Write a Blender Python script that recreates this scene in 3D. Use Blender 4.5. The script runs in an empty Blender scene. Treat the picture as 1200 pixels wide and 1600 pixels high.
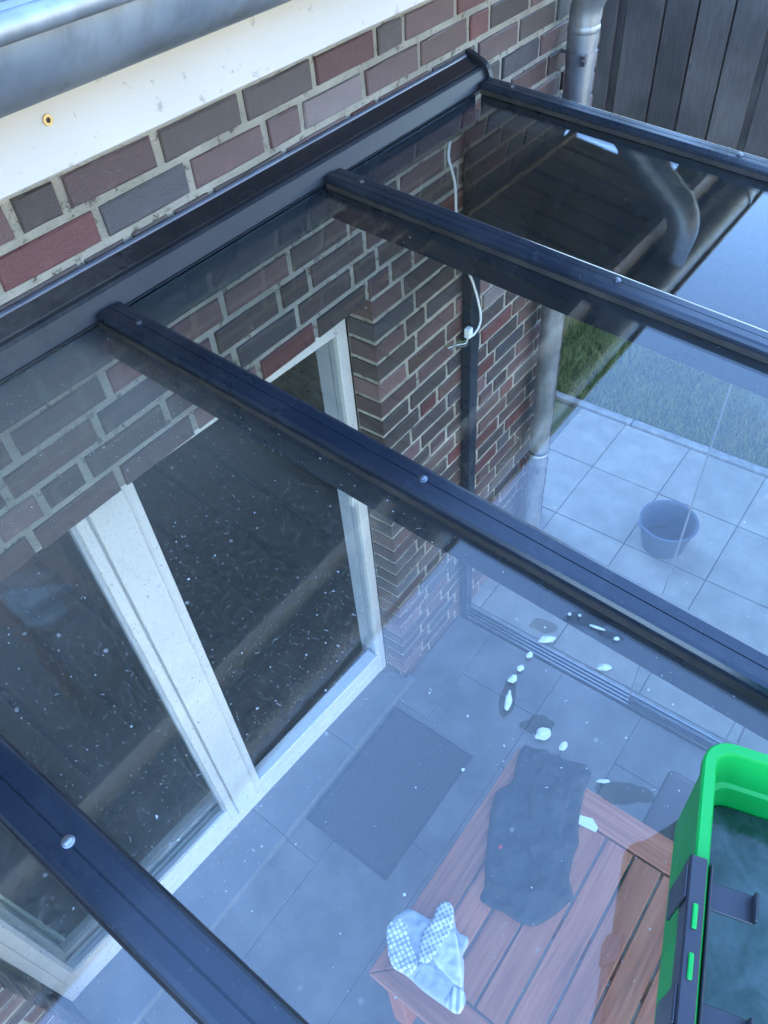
import bpy, bmesh, math, random
import numpy as np
from mathutils import Vector, Matrix, noise
from mathutils.geometry import delaunay_2d_cdt

random.seed(7); np.random.seed(7)
SC = bpy.context.scene
COL = SC.collection
R = math.radians

# ------------------------------------------------------------------ camera, sky, sun, exposure
# place frame: x along the house wall, v = metres out from the wall (world y = -v), z above the patio floor
EYE = 3.55
cam_d = bpy.data.cameras.new('camera')
cam_d.sensor_fit = 'VERTICAL'; cam_d.sensor_height = 24.0
cam_d.lens = 24.0 * 1206.57 / 1600.0
cam_d.clip_start = 0.02; cam_d.clip_end = 3000
cam = bpy.data.objects.new('camera', cam_d); COL.objects.link(cam)
RR = ((0.60126302, 0.7965076, -0.0659683), (-0.61024842, 0.40420525, -0.68144901), (0.51611463, -0.44998714, -0.72888643))
ax = Vector((RR[0][0], -RR[0][1], RR[0][2])); ay = Vector((-RR[1][0], RR[1][1], -RR[1][2])); az = Vector((-RR[2][0], RR[2][1], -RR[2][2]))
M4 = Matrix.Identity(4)
for i, a in enumerate((ax, ay, az)):
    for j in range(3): M4[j][i] = a[j]
M4.translation = Vector((0, -1.37, EYE))
cam.matrix_world = M4
SC.camera = cam

SUN_EL = 34.0; SUN_AZ = -30.0
world = bpy.data.worlds.new('World'); SC.world = world; world.use_nodes = True
wn = world.node_tree.nodes; wl = world.node_tree.links; wn.clear()
sky = wn.new('ShaderNodeTexSky'); sky.sky_type = 'NISHITA'; sky.sun_disc = False
sky.sun_elevation = R(SUN_EL); sky.sun_rotation = R(SUN_AZ)
sky.air_density = 1.0; sky.dust_density = 0.0; sky.ozone_density = 3.0
bg = wn.new('ShaderNodeBackground'); bg.inputs[1].default_value = 0.15
wo = wn.new('ShaderNodeOutputWorld')
tint = wn.new('ShaderNodeMix'); tint.data_type = 'RGBA'; tint.blend_type = 'MULTIPLY'; tint.inputs[0].default_value = 1.0; tint.inputs[7].default_value = (.96, 1.05, 1.16, 1)
wl.new(sky.outputs[0], tint.inputs[6]); wl.new(tint.outputs[2], bg.inputs[0]); wl.new(bg.outputs[0], wo.inputs[0])
sd = bpy.data.lights.new('sun', 'SUN'); sd.energy = 3.0; sd.angle = R(0.5); sd.color = (1, .94, .86)
sun = bpy.data.objects.new('sun', sd); COL.objects.link(sun)
svec = Vector((math.sin(R(SUN_AZ)) * math.cos(R(SUN_EL)), math.cos(R(SUN_AZ)) * math.cos(R(SUN_EL)), math.sin(R(SUN_EL))))
sun.rotation_euler = svec.to_track_quat('Z', 'Y').to_euler(); sun.location = svec * 30
vs = SC.view_settings
vs.view_transform = 'Standard'; vs.look = 'None'; vs.exposure = 3.52; vs.gamma = 1.0; vs.use_curve_mapping = False
SC.render.engine = 'CYCLES'
SC.cycles.max_bounces = 12; SC.cycles.transparent_max_bounces = 32; SC.cycles.glossy_bounces = 6
SC.cycles.diffuse_bounces = 5; SC.cycles.transmission_bounces = 10
SC.cycles.use_denoising = True; SC.cycles.use_adaptive_sampling = False
SC.cycles.caustics_reflective = False; SC.cycles.caustics_refractive = False

# ------------------------------------------------------------------ materials
MATS = {}
def nmat(name):
    m = bpy.data.materials.new(name); m.use_nodes = True
    n = m.node_tree.nodes; n.clear()
    o = n.new('ShaderNodeOutputMaterial'); b = n.new('ShaderNodeBsdfPrincipled')
    m.node_tree.links.new(b.outputs[0], o.inputs[0]); MATS[name] = m
    return m, n, m.node_tree.links, b, o
def ramp(n, stops):
    r = n.new('ShaderNodeValToRGB'); e = r.color_ramp.elements
    while len(e) < len(stops): e.new(.5)
    for k, (p, c) in enumerate(stops):
        e[k].position = p; e[k].color = c if len(c) == 4 else (*c, 1)
    return r
def tex(n, l, scale, detail=4, rough=.55, stretch=None, dist=0, coord='Object'):
    tc = n.new('ShaderNodeTexCoord'); t = n.new('ShaderNodeTexNoise')
    t.inputs['Scale'].default_value = scale; t.inputs['Detail'].default_value = detail
    t.inputs['Roughness'].default_value = rough; t.inputs['Distortion'].default_value = dist
    if stretch:
        mp = n.new('ShaderNodeMapping'); mp.inputs['Scale'].default_value = stretch
        l.new(tc.outputs[coord], mp.inputs[0]); l.new(mp.outputs[0], t.inputs[0])
    else: l.new(tc.outputs[coord], t.inputs[0])
    return t
def math_n(n, l, op, a, b=None, c=None, clamp=False):
    q = n.new('ShaderNodeMath'); q.operation = op; q.use_clamp = clamp
    for k, x in enumerate((a, b, c)):
        if x is None: continue
        if isinstance(x, (int, float)): q.inputs[k].default_value = x
        else: l.new(x, q.inputs[k])
    return q.outputs[0]
def mixc(n, l, fac, a, b, mode='MIX'):
    q = n.new('ShaderNodeMix'); q.data_type = 'RGBA'; q.blend_type = mode
    for s, x in ((q.inputs[0], fac), (q.inputs[6], a), (q.inputs[7], b)):
        if isinstance(x, (int, float)): s.default_value = x
        elif isinstance(x, tuple): s.default_value = (*x, 1)
        else: l.new(x, s)
    return q.outputs[2]
def bump(n, l, b, h, strength=.3, dist=.01):
    q = n.new('ShaderNodeBump'); q.inputs['Strength'].default_value = strength; q.inputs['Distance'].default_value = dist
    l.new(h, q.inputs['Height']); l.new(q.outputs[0], b.inputs['Normal']); return q
def simple(name, col, rough=.5, metal=0, var=.18, scale=12, bstr=.0, bscale=60, spec=.5, coord='Object', randv=0., stretch=None, detail=5):
    m, n, l, b, o = nmat(name)
    t = tex(n, l, scale, detail, stretch=stretch, coord=coord)
    lo = tuple(c * (1 - var) for c in col); hi = tuple(min(1, c * (1 + var)) for c in col)
    r = ramp(n, [(.3, lo), (.7, hi)]); l.new(t.outputs[0], r.inputs[0])
    out = r.outputs[0]
    if randv:
        oi = n.new('ShaderNodeObjectInfo')
        f = math_n(n, l, 'MULTIPLY_ADD', oi.outputs['Random'], 2 * randv, 1 - randv)
        hs = n.new('ShaderNodeHueSaturation'); l.new(f, hs.inputs['Value']); l.new(out, hs.inputs['Color']); out = hs.outputs[0]
    l.new(out, b.inputs['Base Color'])
    b.inputs['Roughness'].default_value = rough; b.inputs['Metallic'].default_value = metal
    b.inputs['Specular IOR Level'].default_value = spec
    rr = ramp(n, [(.3, (max(0, rough - .08),) * 3), (.7, (min(1, rough + .08),) * 3)]); l.new(t.outputs[0], rr.inputs[0]); l.new(rr.outputs[0], b.inputs['Roughness'])
    if bstr:
        t2 = tex(n, l, bscale, 4, coord=coord, stretch=stretch); bump(n, l, b, t2.outputs[0], bstr, .004)
    return m

BR = {'dark': (.072, .056, .053), 'blue': (.066, .060, .066), 'mauve': (.150, .090, .086), 'red': (.125, .047, .043),
      'brown': (.106, .063, .055), 'pale': (.26, .21, .205), 'plum': (.092, .056, .056)}
for k, c in BR.items():
    m, n, l, b, o = nmat('brick_' + k)
    t = tex(n, l, 11, 8, .7); t2 = tex(n, l, 150, 4, .7); t3 = tex(n, l, 3.2, 5)
    r = ramp(n, [(.28, tuple(x * .72 for x in c)), (.55, c), (.75, tuple(min(1, x * 1.35 + .012) for x in c))]); l.new(t.outputs[0], r.inputs[0])
    oi = n.new('ShaderNodeObjectInfo'); f = math_n(n, l, 'MULTIPLY_ADD', oi.outputs['Random'], .5, .75)
    hs = n.new('ShaderNodeHueSaturation'); l.new(f, hs.inputs['Value']); l.new(r.outputs[0], hs.inputs['Color'])
    # lime bloom in soft patches
    pr = ramp(n, [(.56, (0, 0, 0)), (.78, (.34, .34, .34))]); l.new(t3.outputs[0], pr.inputs[0])
    cc = mixc(n, l, pr.outputs[0], hs.outputs[0], (.30, .27, .27)); l.new(cc, b.inputs['Base Color'])
    b.inputs['Roughness'].default_value = .42
    rr = ramp(n, [(.3, (.34,) * 3), (.7, (.6,) * 3)]); l.new(t.outputs[0], rr.inputs[0]); l.new(rr.outputs[0], b.inputs['Roughness'])
    mx = math_n(n, l, 'ADD', t2.outputs[0], math_n(n, l, 'MULTIPLY', t.outputs[0], 1.5)); bump(n, l, b, mx, .6, .005)
m, n, l, b, o = nmat('mortar')
t = tex(n, l, 7, 4); v = tex(n, l, 140, 4, .7); v2 = tex(n, l, 34, 4, .7)
r = ramp(n, [(.3, (.27, .255, .205)), (.7, (.43, .405, .335))]); l.new(t.outputs[0], r.inputs[0])
pit = ramp(n, [(.34, (.30, .28, .25)), (.44, (1, 1, 1))]); l.new(v2.outputs[0], pit.inputs[0])
l.new(mixc(n, l, 1.0, r.outputs[0], pit.outputs[0], 'MULTIPLY'), b.inputs['Base Color']); b.inputs['Roughness'].default_value = .95
bump(n, l, b, math_n(n, l, 'ADD', v.outputs[0], math_n(n, l, 'MULTIPLY', v2.outputs[0], 2)), .8, .006)

def upvc(name, col):
    m, n, l, b, o = nmat(name)
    t = tex(n, l, 5, 4); t2 = tex(n, l, 55, 3, .6)
    sp = ramp(n, [(.29, (.55, .55, .5)), (.36, (1, 1, 1))]); l.new(t2.outputs[0], sp.inputs[0])
    r = ramp(n, [(.3, tuple(c * .92 for c in col)), (.7, col)]); l.new(t.outputs[0], r.inputs[0])
    l.new(mixc(n, l, .75, r.outputs[0], sp.outputs[0], 'MULTIPLY'), b.inputs['Base Color']); b.inputs['Roughness'].default_value = .42
    return m
upvc('white_paint', (.53, .485, .435)); upvc('white_upvc', (.71, .69, .64))
simple('grey_shaded_upvc', (.42, .44, .46), .45, var=.08)  # grey beads and grooves; on jamb rebates, shade put into the white frame's colour
simple('grit', (.40, .40, .37), .95, var=.5, scale=40)
simple('seal_grey', (.17, .18, .19), .4, var=.1)
simple('seal_black', (.012, .012, .013), .6, var=.1)
simple('wood_soffit', (.40, .33, .235), .7, var=.3, scale=4, stretch=(8, 1, 1), bstr=.2, randv=.12)
# zinc
m, n, l, b, o = nmat('zinc')
t = tex(n, l, 6, 6, .6); t2 = tex(n, l, 26, 4, .6, stretch=(1, 1, .25))
r = ramp(n, [(.3, (.22, .24, .26)), (.5, (.32, .34, .365)), (.72, (.43, .445, .455))]); l.new(t.outputs[0], r.inputs[0])
st = ramp(n, [(.38, (.62, .58, .50)), (.52, (1, 1, 1))]); l.new(t2.outputs[0], st.inputs[0])
l.new(mixc(n, l, .45, r.outputs[0], st.outputs[0], 'MULTIPLY'), b.inputs['Base Color'])
b.inputs['Metallic'].default_value = .72
rr = ramp(n, [(.3, (.34,) * 3), (.7, (.55,) * 3)]); l.new(t.outputs[0], rr.inputs[0]); l.new(rr.outputs[0], b.inputs['Roughness'])
bump(n, l, b, t.outputs[0], .12, .01)
simple('gutter_grit', (.20, .20, .19), .95, var=.5, scale=60, bstr=.6, bscale=90)
# powder-coated aluminium
m, n, l, b, o = nmat('anthracite')
t = tex(n, l, 3.5, 6, .6); t2 = tex(n, l, 420, 2)
r = ramp(n, [(.35, (.011, .017, .027)), (.75, (.019, .027, .040))]); l.new(t.outputs[0], r.inputs[0])
sp_ = tex(n, l, 190, 3, .6); spr = ramp(n, [(.66, (0, 0, 0)), (.74, (.35, .35, .35))]); l.new(sp_.outputs[0], spr.inputs[0])
sm_ = tex(n, l, 14, 6, .7); smr = ramp(n, [(.5, (0, 0, 0)), (.8, (.10, .10, .10))]); l.new(sm_.outputs[0], smr.inputs[0])
l.new(mixc(n, l, math_n(n, l, 'ADD', spr.outputs[0], smr.outputs[0]), r.outputs[0], (.14, .14, .135)), b.inputs['Base Color'])
rr = ramp(n, [(.3, (.20,) * 3), (.7, (.36,) * 3)]); l.new(t.outputs[0], rr.inputs[0]); l.new(rr.outputs[0], b.inputs['Roughness'])
bump(n, l, b, t2.outputs[0], .05, .001)
simple('rubber', (.026, .020, .016), .75, var=.7, scale=22, detail=8)
simple('wall_trim', (.014, .017, .024), .42, spec=.28, var=.3, scale=5, bstr=.06, bscale=14, stretch=(.25, 1, 1))
simple('trim_top', (.010, .012, .016), .17, var=.4, scale=4, stretch=(.3, 1, 1))
def dusty(name, amount, x_full=.35, x_none=1.0):
    m = MATS[name]; n = m.node_tree.nodes; l = m.node_tree.links; b = [q for q in n if q.type == 'BSDF_PRINCIPLED'][0]
    src = b.inputs['Base Color'].links[0].from_socket
    t = tex(n, l, 40, 8, .75); t3 = tex(n, l, 5, 4, .6); tc = n.new('ShaderNodeTexCoord'); sx = n.new('ShaderNodeSeparateXYZ'); l.new(tc.outputs['Object'], sx.inputs[0])
    mr = n.new('ShaderNodeMapRange'); mr.inputs[1].default_value = x_full; mr.inputs[2].default_value = x_none; mr.inputs[3].default_value = 1.0; mr.inputs[4].default_value = .12
    l.new(math_n(n, l, 'ADD', sx.outputs['X'], math_n(n, l, 'MULTIPLY_ADD', t3.outputs[0], .8, -.4)), mr.inputs[0])
    r = ramp(n, [(.35, (.25,) * 3), (.7, (1,) * 3)]); l.new(t.outputs[0], r.inputs[0])
    f = math_n(n, l, 'MULTIPLY', math_n(n, l, 'MULTIPLY', r.outputs[0], mr.outputs[0]), amount, clamp=True)
    l.new(mixc(n, l, f, src, (.16, .155, .14)), b.inputs['Base Color'])
    rs = b.inputs['Roughness'].links[0].from_socket
    l.new(math_n(n, l, 'ADD', rs, math_n(n, l, 'MULTIPLY', f, .9), clamp=True), b.inputs['Roughness'])
dusty('wall_trim', .45); dusty('trim_top', .75)
simple('silicone', (.10, .115, .15), .25, var=.4, scale=20, stretch=(.3, 1, 1))
simple('steel', (.36, .37, .39), .35, metal=.9, var=.1)
simple('screw_steel', (.16, .18, .21), .32, metal=.8, var=.1)
simple('brass', (.55, .38, .16), .4, metal=.6, var=.2)

def glass(name, dust=0.0, tint=(.965, .985, .975), holes=()):
    """clear pane: every face reflects by Fresnel and lets the rest through; dust lies on top as a thin white film"""
    m = bpy.data.materials.new(name); m.use_nodes = True; MATS[name] = m
    n = m.node_tree.nodes; l = m.node_tree.links; n.clear()
    o = n.new('ShaderNodeOutputMaterial')
    g = n.new('ShaderNodeNewGeometry')
    vm = n.new('ShaderNodeVectorMath'); vm.operation = 'DOT_PRODUCT'
    l.new(g.outputs['Incoming'], vm.inputs[0]); l.new(g.outputs['Normal'], vm.inputs[1])
    c = math_n(n, l, 'ABSOLUTE', vm.outputs['Value'])
    q = math_n(n, l, 'POWER', math_n(n, l, 'SUBTRACT', 1.0, c), 5.0)
    fr = math_n(n, l, 'MULTIPLY_ADD', q, .957, .043)
    tr = n.new('ShaderNodeBsdfTransparent'); tr.inputs[0].default_value = (*tint, 1)
    gl = n.new('ShaderNodeBsdfGlossy'); gl.inputs['Roughness'].default_value = .0; gl.inputs[0].default_value = (1, 1, 1, 1)
    mx = n.new('ShaderNodeMixShader'); l.new(fr, mx.inputs[0]); l.new(tr.outputs[0], mx.inputs[1]); l.new(gl.outputs[0], mx.inputs[2])
    last = mx.outputs[0]
    if dust > 0:
        tc = n.new('ShaderNodeTexCoord'); sx = n.new('ShaderNodeSeparateXYZ'); l.new(tc.outputs['Object'], sx.inputs[0])
        vv = math_n(n, l, 'MULTIPLY', sx.outputs['Y'], -1.0)          # metres out from the wall
        near = n.new('ShaderNodeMapRange'); near.interpolation_type = 'SMOOTHSTEP'
        near.inputs[1].default_value = .10; near.inputs[2].default_value = .75; near.inputs[3].default_value = .32; near.inputs[4].default_value = .055
        l.new(vv, near.inputs[0])
        fade = n.new('ShaderNodeMapRange'); fade.inputs[1].default_value = .85; fade.inputs[2].default_value = 1.12; fade.inputs[3].default_value = 1.0; fade.inputs[4].default_value = .40
        l.new(vv, fade.inputs[0])
        s1 = tex(n, l, 9, 6, .62, dist=1.6); s2 = tex(n, l, 120, 8, .75, dist=.15); s3 = tex(n, l, 300, 2, .6)
        sw = ramp(n, [(.48, (0, 0, 0)), (.60, (.06, .06, .06)), (.74, (.22, .22, .22))]); l.new(s2.outputs[0], sw.inputs[0])
        sl = ramp(n, [(.35, (.25,) * 3), (.62, (1,) * 3)]); l.new(s1.outputs[0], sl.inputs[0])
        gr = ramp(n, [(.35, (.55,) * 3), (.65, (1.25,) * 3)]); l.new(s3.outputs[0], gr.inputs[0])
        d = math_n(n, l, 'ADD', math_n(n, l, 'MULTIPLY', near.outputs[0], gr.outputs[0]), math_n(n, l, 'MULTIPLY', sw.outputs[0], sl.outputs[0]))
        vo = n.new('ShaderNodeTexVoronoi'); vo.inputs['Scale'].default_value = 150; l.new(tc.outputs['Object'], vo.inputs[0])
        ws = n.new('ShaderNodeTexWhiteNoise'); l.new(vo.outputs['Position'], ws.inputs[0])
        dotm = math_n(n, l, 'MULTIPLY', math_n(n, l, 'LESS_THAN', vo.outputs['Distance'], .17), math_n(n, l, 'GREATER_THAN', ws.outputs[0], .70))
        vo2 = n.new('ShaderNodeTexVoronoi'); vo2.inputs['Scale'].default_value = 20; l.new(tc.outputs['Object'], vo2.inputs[0])
        ws2 = n.new('ShaderNodeTexWhiteNoise'); l.new(vo2.outputs['Position'], ws2.inputs[0])
        dot2 = math_n(n, l, 'MULTIPLY', math_n(n, l, 'LESS_THAN', vo2.outputs['Distance'], .062), math_n(n, l, 'GREATER_THAN', ws2.outputs[0], .55))
        d = math_n(n, l, 'ADD', d, math_n(n, l, 'MULTIPLY', dotm, .45))
        d = math_n(n, l, 'ADD', d, math_n(n, l, 'MULTIPLY', dot2, .6))
        # a wiped streak beside the right-hand bar of the pane
        xr = n.new('ShaderNodeMapRange'); xr.interpolation_type = 'SMOOTHSTEP'
        wob = math_n(n, l, 'MULTIPLY_ADD', s1.outputs[0], .10, -.05)
        l.new(math_n(n, l, 'ADD', sx.outputs['X'], wob), xr.inputs[0])
        xr.inputs[1].default_value = .585; xr.inputs[2].default_value = .655; xr.inputs[3].default_value = 1.0; xr.inputs[4].default_value = .30
        d = math_n(n, l, 'MULTIPLY', d, xr.outputs[0])
        d = math_n(n, l, 'MULTIPLY', math_n(n, l, 'MULTIPLY', d, fade.outputs[0]), dust, clamp=True)
        sn = n.new('ShaderNodeSeparateXYZ'); l.new(g.outputs['True Normal'], sn.inputs[0])
        d = math_n(n, l, 'MULTIPLY', d, math_n(n, l, 'GREATER_THAN', math_n(n, l, 'ABSOLUTE', sn.outputs['Z']), .5))
        d = math_n(n, l, 'MULTIPLY', d, .5)                               # both faces carry the film, half each
        df = n.new('ShaderNodeBsdfDiffuse'); df.inputs[0].default_value = (.62, .57, .47, 1)
        mx2 = n.new('ShaderNodeMixShader'); l.new(d, mx2.inputs[0]); l.new(last, mx2.inputs[1]); l.new(df.outputs[0], mx2.inputs[2])
        last = mx2.outputs[0]
    l.new(last, o.inputs[0])
    return m
glass('pane_clear', .05); glass('pane_light', .14); glass('pane_dusty', 1.0)
glass('door_glass', 0, (.93, .95, .94))
def film(name, col, refl=.03):
    m = bpy.data.materials.new(name); m.use_nodes = True; MATS[name] = m
    n = m.node_tree.nodes; l = m.node_tree.links; n.clear(); o = n.new('ShaderNodeOutputMaterial')
    tr = n.new('ShaderNodeBsdfTransparent'); tr.inputs[0].default_value = (*col, 1)
    gl = n.new('ShaderNodeBsdfGlossy'); gl.inputs['Roughness'].default_value = .02
    mx = n.new('ShaderNodeMixShader'); mx.inputs[0].default_value = refl
    l.new(tr.outputs[0], mx.inputs[1]); l.new(gl.outputs[0], mx.inputs[2]); l.new(mx.outputs[0], o.inputs[0]); return m
film('dimming_water_film', (.78, .78, .77), .006)  # grey tint stands in for the sky reflection lost on wet patches

simple('porcelain', (.135, .128, .120), .5, var=.34, scale=4.5, detail=9, bstr=.05, bscale=30, randv=.08)
simple('grout', (.06, .06, .06), .9, var=.3)
simple('concrete_slab', (.27, .245, .205), .85, var=.19, scale=7, detail=10, bstr=.2, bscale=120, randv=.07)
simple('kerb_concrete', (.24, .23, .21), .9, var=.3, scale=16, bstr=.3)
simple('sand_joint', (.14, .13, .11), .95, var=.3)
simple('field', (.10, .105, .05), .95, var=.3, scale=.3)
simple('soil', (.05, .06, .025), .95, var=.4, scale=10)
simple('sill_stone', (.125, .13, .135), .55, var=.2, scale=5, bstr=.06)
simple('mat_fibre', (.034, .034, .034), .95, var=.35, scale=90, bstr=.6, bscale=300)
simple('mat_edge', (.016, .016, .017), .6, var=.2)
simple('fabric_black', (.022, .024, .028), .9, var=.5, scale=8, bstr=.25, bscale=60)
simple('red_thread', (.5, .03, .05), .7)
simple('paper_white', (.72, .74, .70), .8, var=.06)
simple('stool_brown', (.075, .052, .050), .45, var=.15, scale=6, bstr=.08, bscale=80)
simple('tub_plastic', (.050, .072, .105), .4, var=.1, scale=8)
simple('cable_white', (.74, .75, .72), .4, var=.05)
simple('wire_green', (.10, .22, .05), .5); simple('wire_grey', (.2, .18, .14), .5)
simple('foam_white', (.47, .48, .43), .8, var=.10, scale=160, bstr=.7, bscale=260)
simple('room_floor', (.055, .040, .028), .5, var=.3, scale=3, stretch=(1, 6, 1))
simple('room_wall', (.16, .15, .135), .9, var=.06)
simple('curtain_cloth', (.46, .52, .47), .9, var=.08)
simple('tan_tile', (.52, .33, .20), .8, var=.2, scale=5)
simple('render_wall', (.62, .59, .52), .9, var=.06)
simple('clinker_warm', (.42, .20, .12), .85, var=.15, scale=3)
simple('roof_tile_grey', (.075, .075, .08), .8, var=.25, scale=6, bstr=.2)
simple('black_plastic', (.022, .022, .028), .38, var=.15)
def plant(name, a, b_):
    m, n, l, b, o = nmat(name)
    oi = n.new('ShaderNodeNewGeometry'); t = tex(n, l, 1.4, 4)
    t.inputs['Scale'].default_value = 2.2
    x = math_n(n, l, 'ADD', math_n(n, l, 'MULTIPLY', oi.outputs['Random Per Island'], .55), math_n(n, l, 'MULTIPLY', t.outputs[0], .6))
    r = ramp(n, [(.22, a), (.62, b_), (.86, (.20, .19, .075))]); l.new(x, r.inputs[0]); l.new(r.outputs[0], b.inputs['Base Color'])
    b.inputs['Roughness'].default_value = .6
    return m
plant('grass_blade', (.080, .125, .022), (.18, .225, .055))

# stained fence wood
m, n, l, b, o = nmat('fence_wood')
oi = n.new('ShaderNodeObjectInfo'); tc = n.new('ShaderNodeTexCoord')
cb = n.new('ShaderNodeCombineXYZ'); l.new(math_n(n, l, 'MULTIPLY', oi.outputs['Random'], 37.0), cb.inputs[2])
va = n.new('ShaderNodeVectorMath'); l.new(tc.outputs['Object'], va.inputs[0]); l.new(cb.outputs[0], va.inputs[1])
mp = n.new('ShaderNodeMapping'); mp.inputs['Scale'].default_value = (5, 22, .9); l.new(va.outputs[0], mp.inputs[0])
g1 = n.new('ShaderNodeTexNoise'); g1.inputs['Scale'].default_value = 4; g1.inputs['Detail'].default_value = 8; g1.inputs['Distortion'].default_value = 2.2; l.new(mp.outputs[0], g1.inputs[0])
g2 = n.new('ShaderNodeTexNoise'); g2.inputs['Scale'].default_value = 2.2; g2.inputs['Detail'].default_value = 3; l.new(va.outputs[0], g2.inputs[0])
kn = n.new('ShaderNodeTexVoronoi'); kn.inputs['Scale'].default_value = 2.6; l.new(va.outputs[0], kn.inputs[0])
r = ramp(n, [(.28, (.052, .044, .042)), (.52, (.076, .064, .060)), (.76, (.108, .090, .083))]); l.new(g1.outputs[0], r.inputs[0])
r2 = ramp(n, [(.35, (.62,) * 3), (.68, (1.3,) * 3)]); l.new(g2.outputs[0], r2.inputs[0])
kr = ramp(n, [(.05, (.55,) * 3), (.10, (1.5,) * 3), (.17, (1,) * 3)]); l.new(kn.outputs['Distance'], kr.inputs[0])
c1 = mixc(n, l, 1.0, r.outputs[0], r2.outputs[0], 'MULTIPLY'); c1 = mixc(n, l, .6, c1, kr.outputs[0], 'MULTIPLY')
f = math_n(n, l, 'MULTIPLY_ADD', oi.outputs['Random'], .4, .8); hs = n.new('ShaderNodeHueSaturation'); l.new(f, hs.inputs['Value']); l.new(c1, hs.inputs['Color'])
l.new(hs.outputs[0], b.inputs['Base Color']); b.inputs['Roughness'].default_value = .62
bump(n, l, b, g1.outputs[0], .45, .006)
# table hardwood, grain along x or y
for nm, st in (('teak_x', (.9, 16, 16)), ('teak_y', (16, .9, 16))):
    m, n, l, b, o = nmat(nm)
    oi = n.new('ShaderNodeObjectInfo'); tc = n.new('ShaderNodeTexCoord')
    va = n.new('ShaderNodeVectorMath'); l.new(tc.outputs['Object'], va.inputs[0])
    cb = n.new('ShaderNodeCombineXYZ')
    for k in range(3): l.new(math_n(n, l, 'MULTIPLY', oi.outputs['Random'], 11.0 + k * 7), cb.inputs[k])
    l.new(cb.outputs[0], va.inputs[1])
    mp = n.new('ShaderNodeMapping'); mp.inputs['Scale'].default_value = st; l.new(va.outputs[0], mp.inputs[0])
    g1 = n.new('ShaderNodeTexNoise'); g1.inputs['Scale'].default_value = 2.2; g1.inputs['Detail'].default_value = 8; g1.inputs['Distortion'].default_value = 1.4; l.new(mp.outputs[0], g1.inputs[0])
    r = ramp(n, [(.25, (.22, .064, .030)), (.5, (.36, .108, .050)), (.75, (.45, .160, .082))]); l.new(g1.outputs[0], r.inputs[0])
    f = math_n(n, l, 'MULTIPLY_ADD', oi.outputs['Random'], .36, .84); hs = n.new('ShaderNodeHueSaturation'); l.new(f, hs.inputs['Value']); l.new(r.outputs[0], hs.inputs['Color'])
    l.new(hs.outputs[0], b.inputs['Base Color']); b.inputs['Roughness'].default_value = .5
    bump(n, l, b, g1.outputs[0], .15, .003)
# bucket plastic
m, n, l, b, o = nmat('green_plastic')
t = tex(n, l, 14, 4); r = ramp(n, [(.3, (.001, .27, .040)), (.7, (.002, .33, .052))]); l.new(t.outputs[0], r.inputs[0]); l.new(r.outputs[0], b.inputs['Base Color'])
b.inputs['Specular IOR Level'].default_value = .35
w2 = tex(n, l, 60, 6, .7, stretch=(1, 1, .2)); w3 = tex(n, l, 7, 5, .6)
wr_ = ramp(n, [(.60, (0, 0, 0)), (.72, (.30, .30, .30))]); l.new(w2.outputs[0], wr_.inputs[0]); wm_ = ramp(n, [(.45, (0, 0, 0)), (.65, (1, 1, 1))]); l.new(w3.outputs[0], wm_.inputs[0])
l.new(mixc(n, l, math_n(n, l, 'MULTIPLY', wr_.outputs[0], wm_.outputs[0]), r.outputs[0], (.16, .30, .17)), b.inputs['Base Color'])
rg = ramp(n, [(.3, (.32,) * 3), (.7, (.58,) * 3)]); l.new(w3.outputs[0], rg.inputs[0]); l.new(rg.outputs[0], b.inputs['Roughness'])
m, n, l, b, o = nmat('soapy_water')
t = tex(n, l, 16, 6, .58, dist=1.0); t2 = tex(n, l, 60, 5, .6, dist=.5)
x = math_n(n, l, 'ADD', math_n(n, l, 'MULTIPLY', t.outputs[0], .75), math_n(n, l, 'MULTIPLY', t2.outputs[0], .25))
r = ramp(n, [(.36, (.004, .024, .012)), (.46, (.016, .044, .032)), (.60, (.045, .075, .066)), (.76, (.10, .135, .125))]); l.new(x, r.inputs[0]); l.new(r.outputs[0], b.inputs['Base Color'])
b.inputs['Roughness'].default_value = .07; bump(n, l, b, t2.outputs[0], .08, .004)
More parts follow.
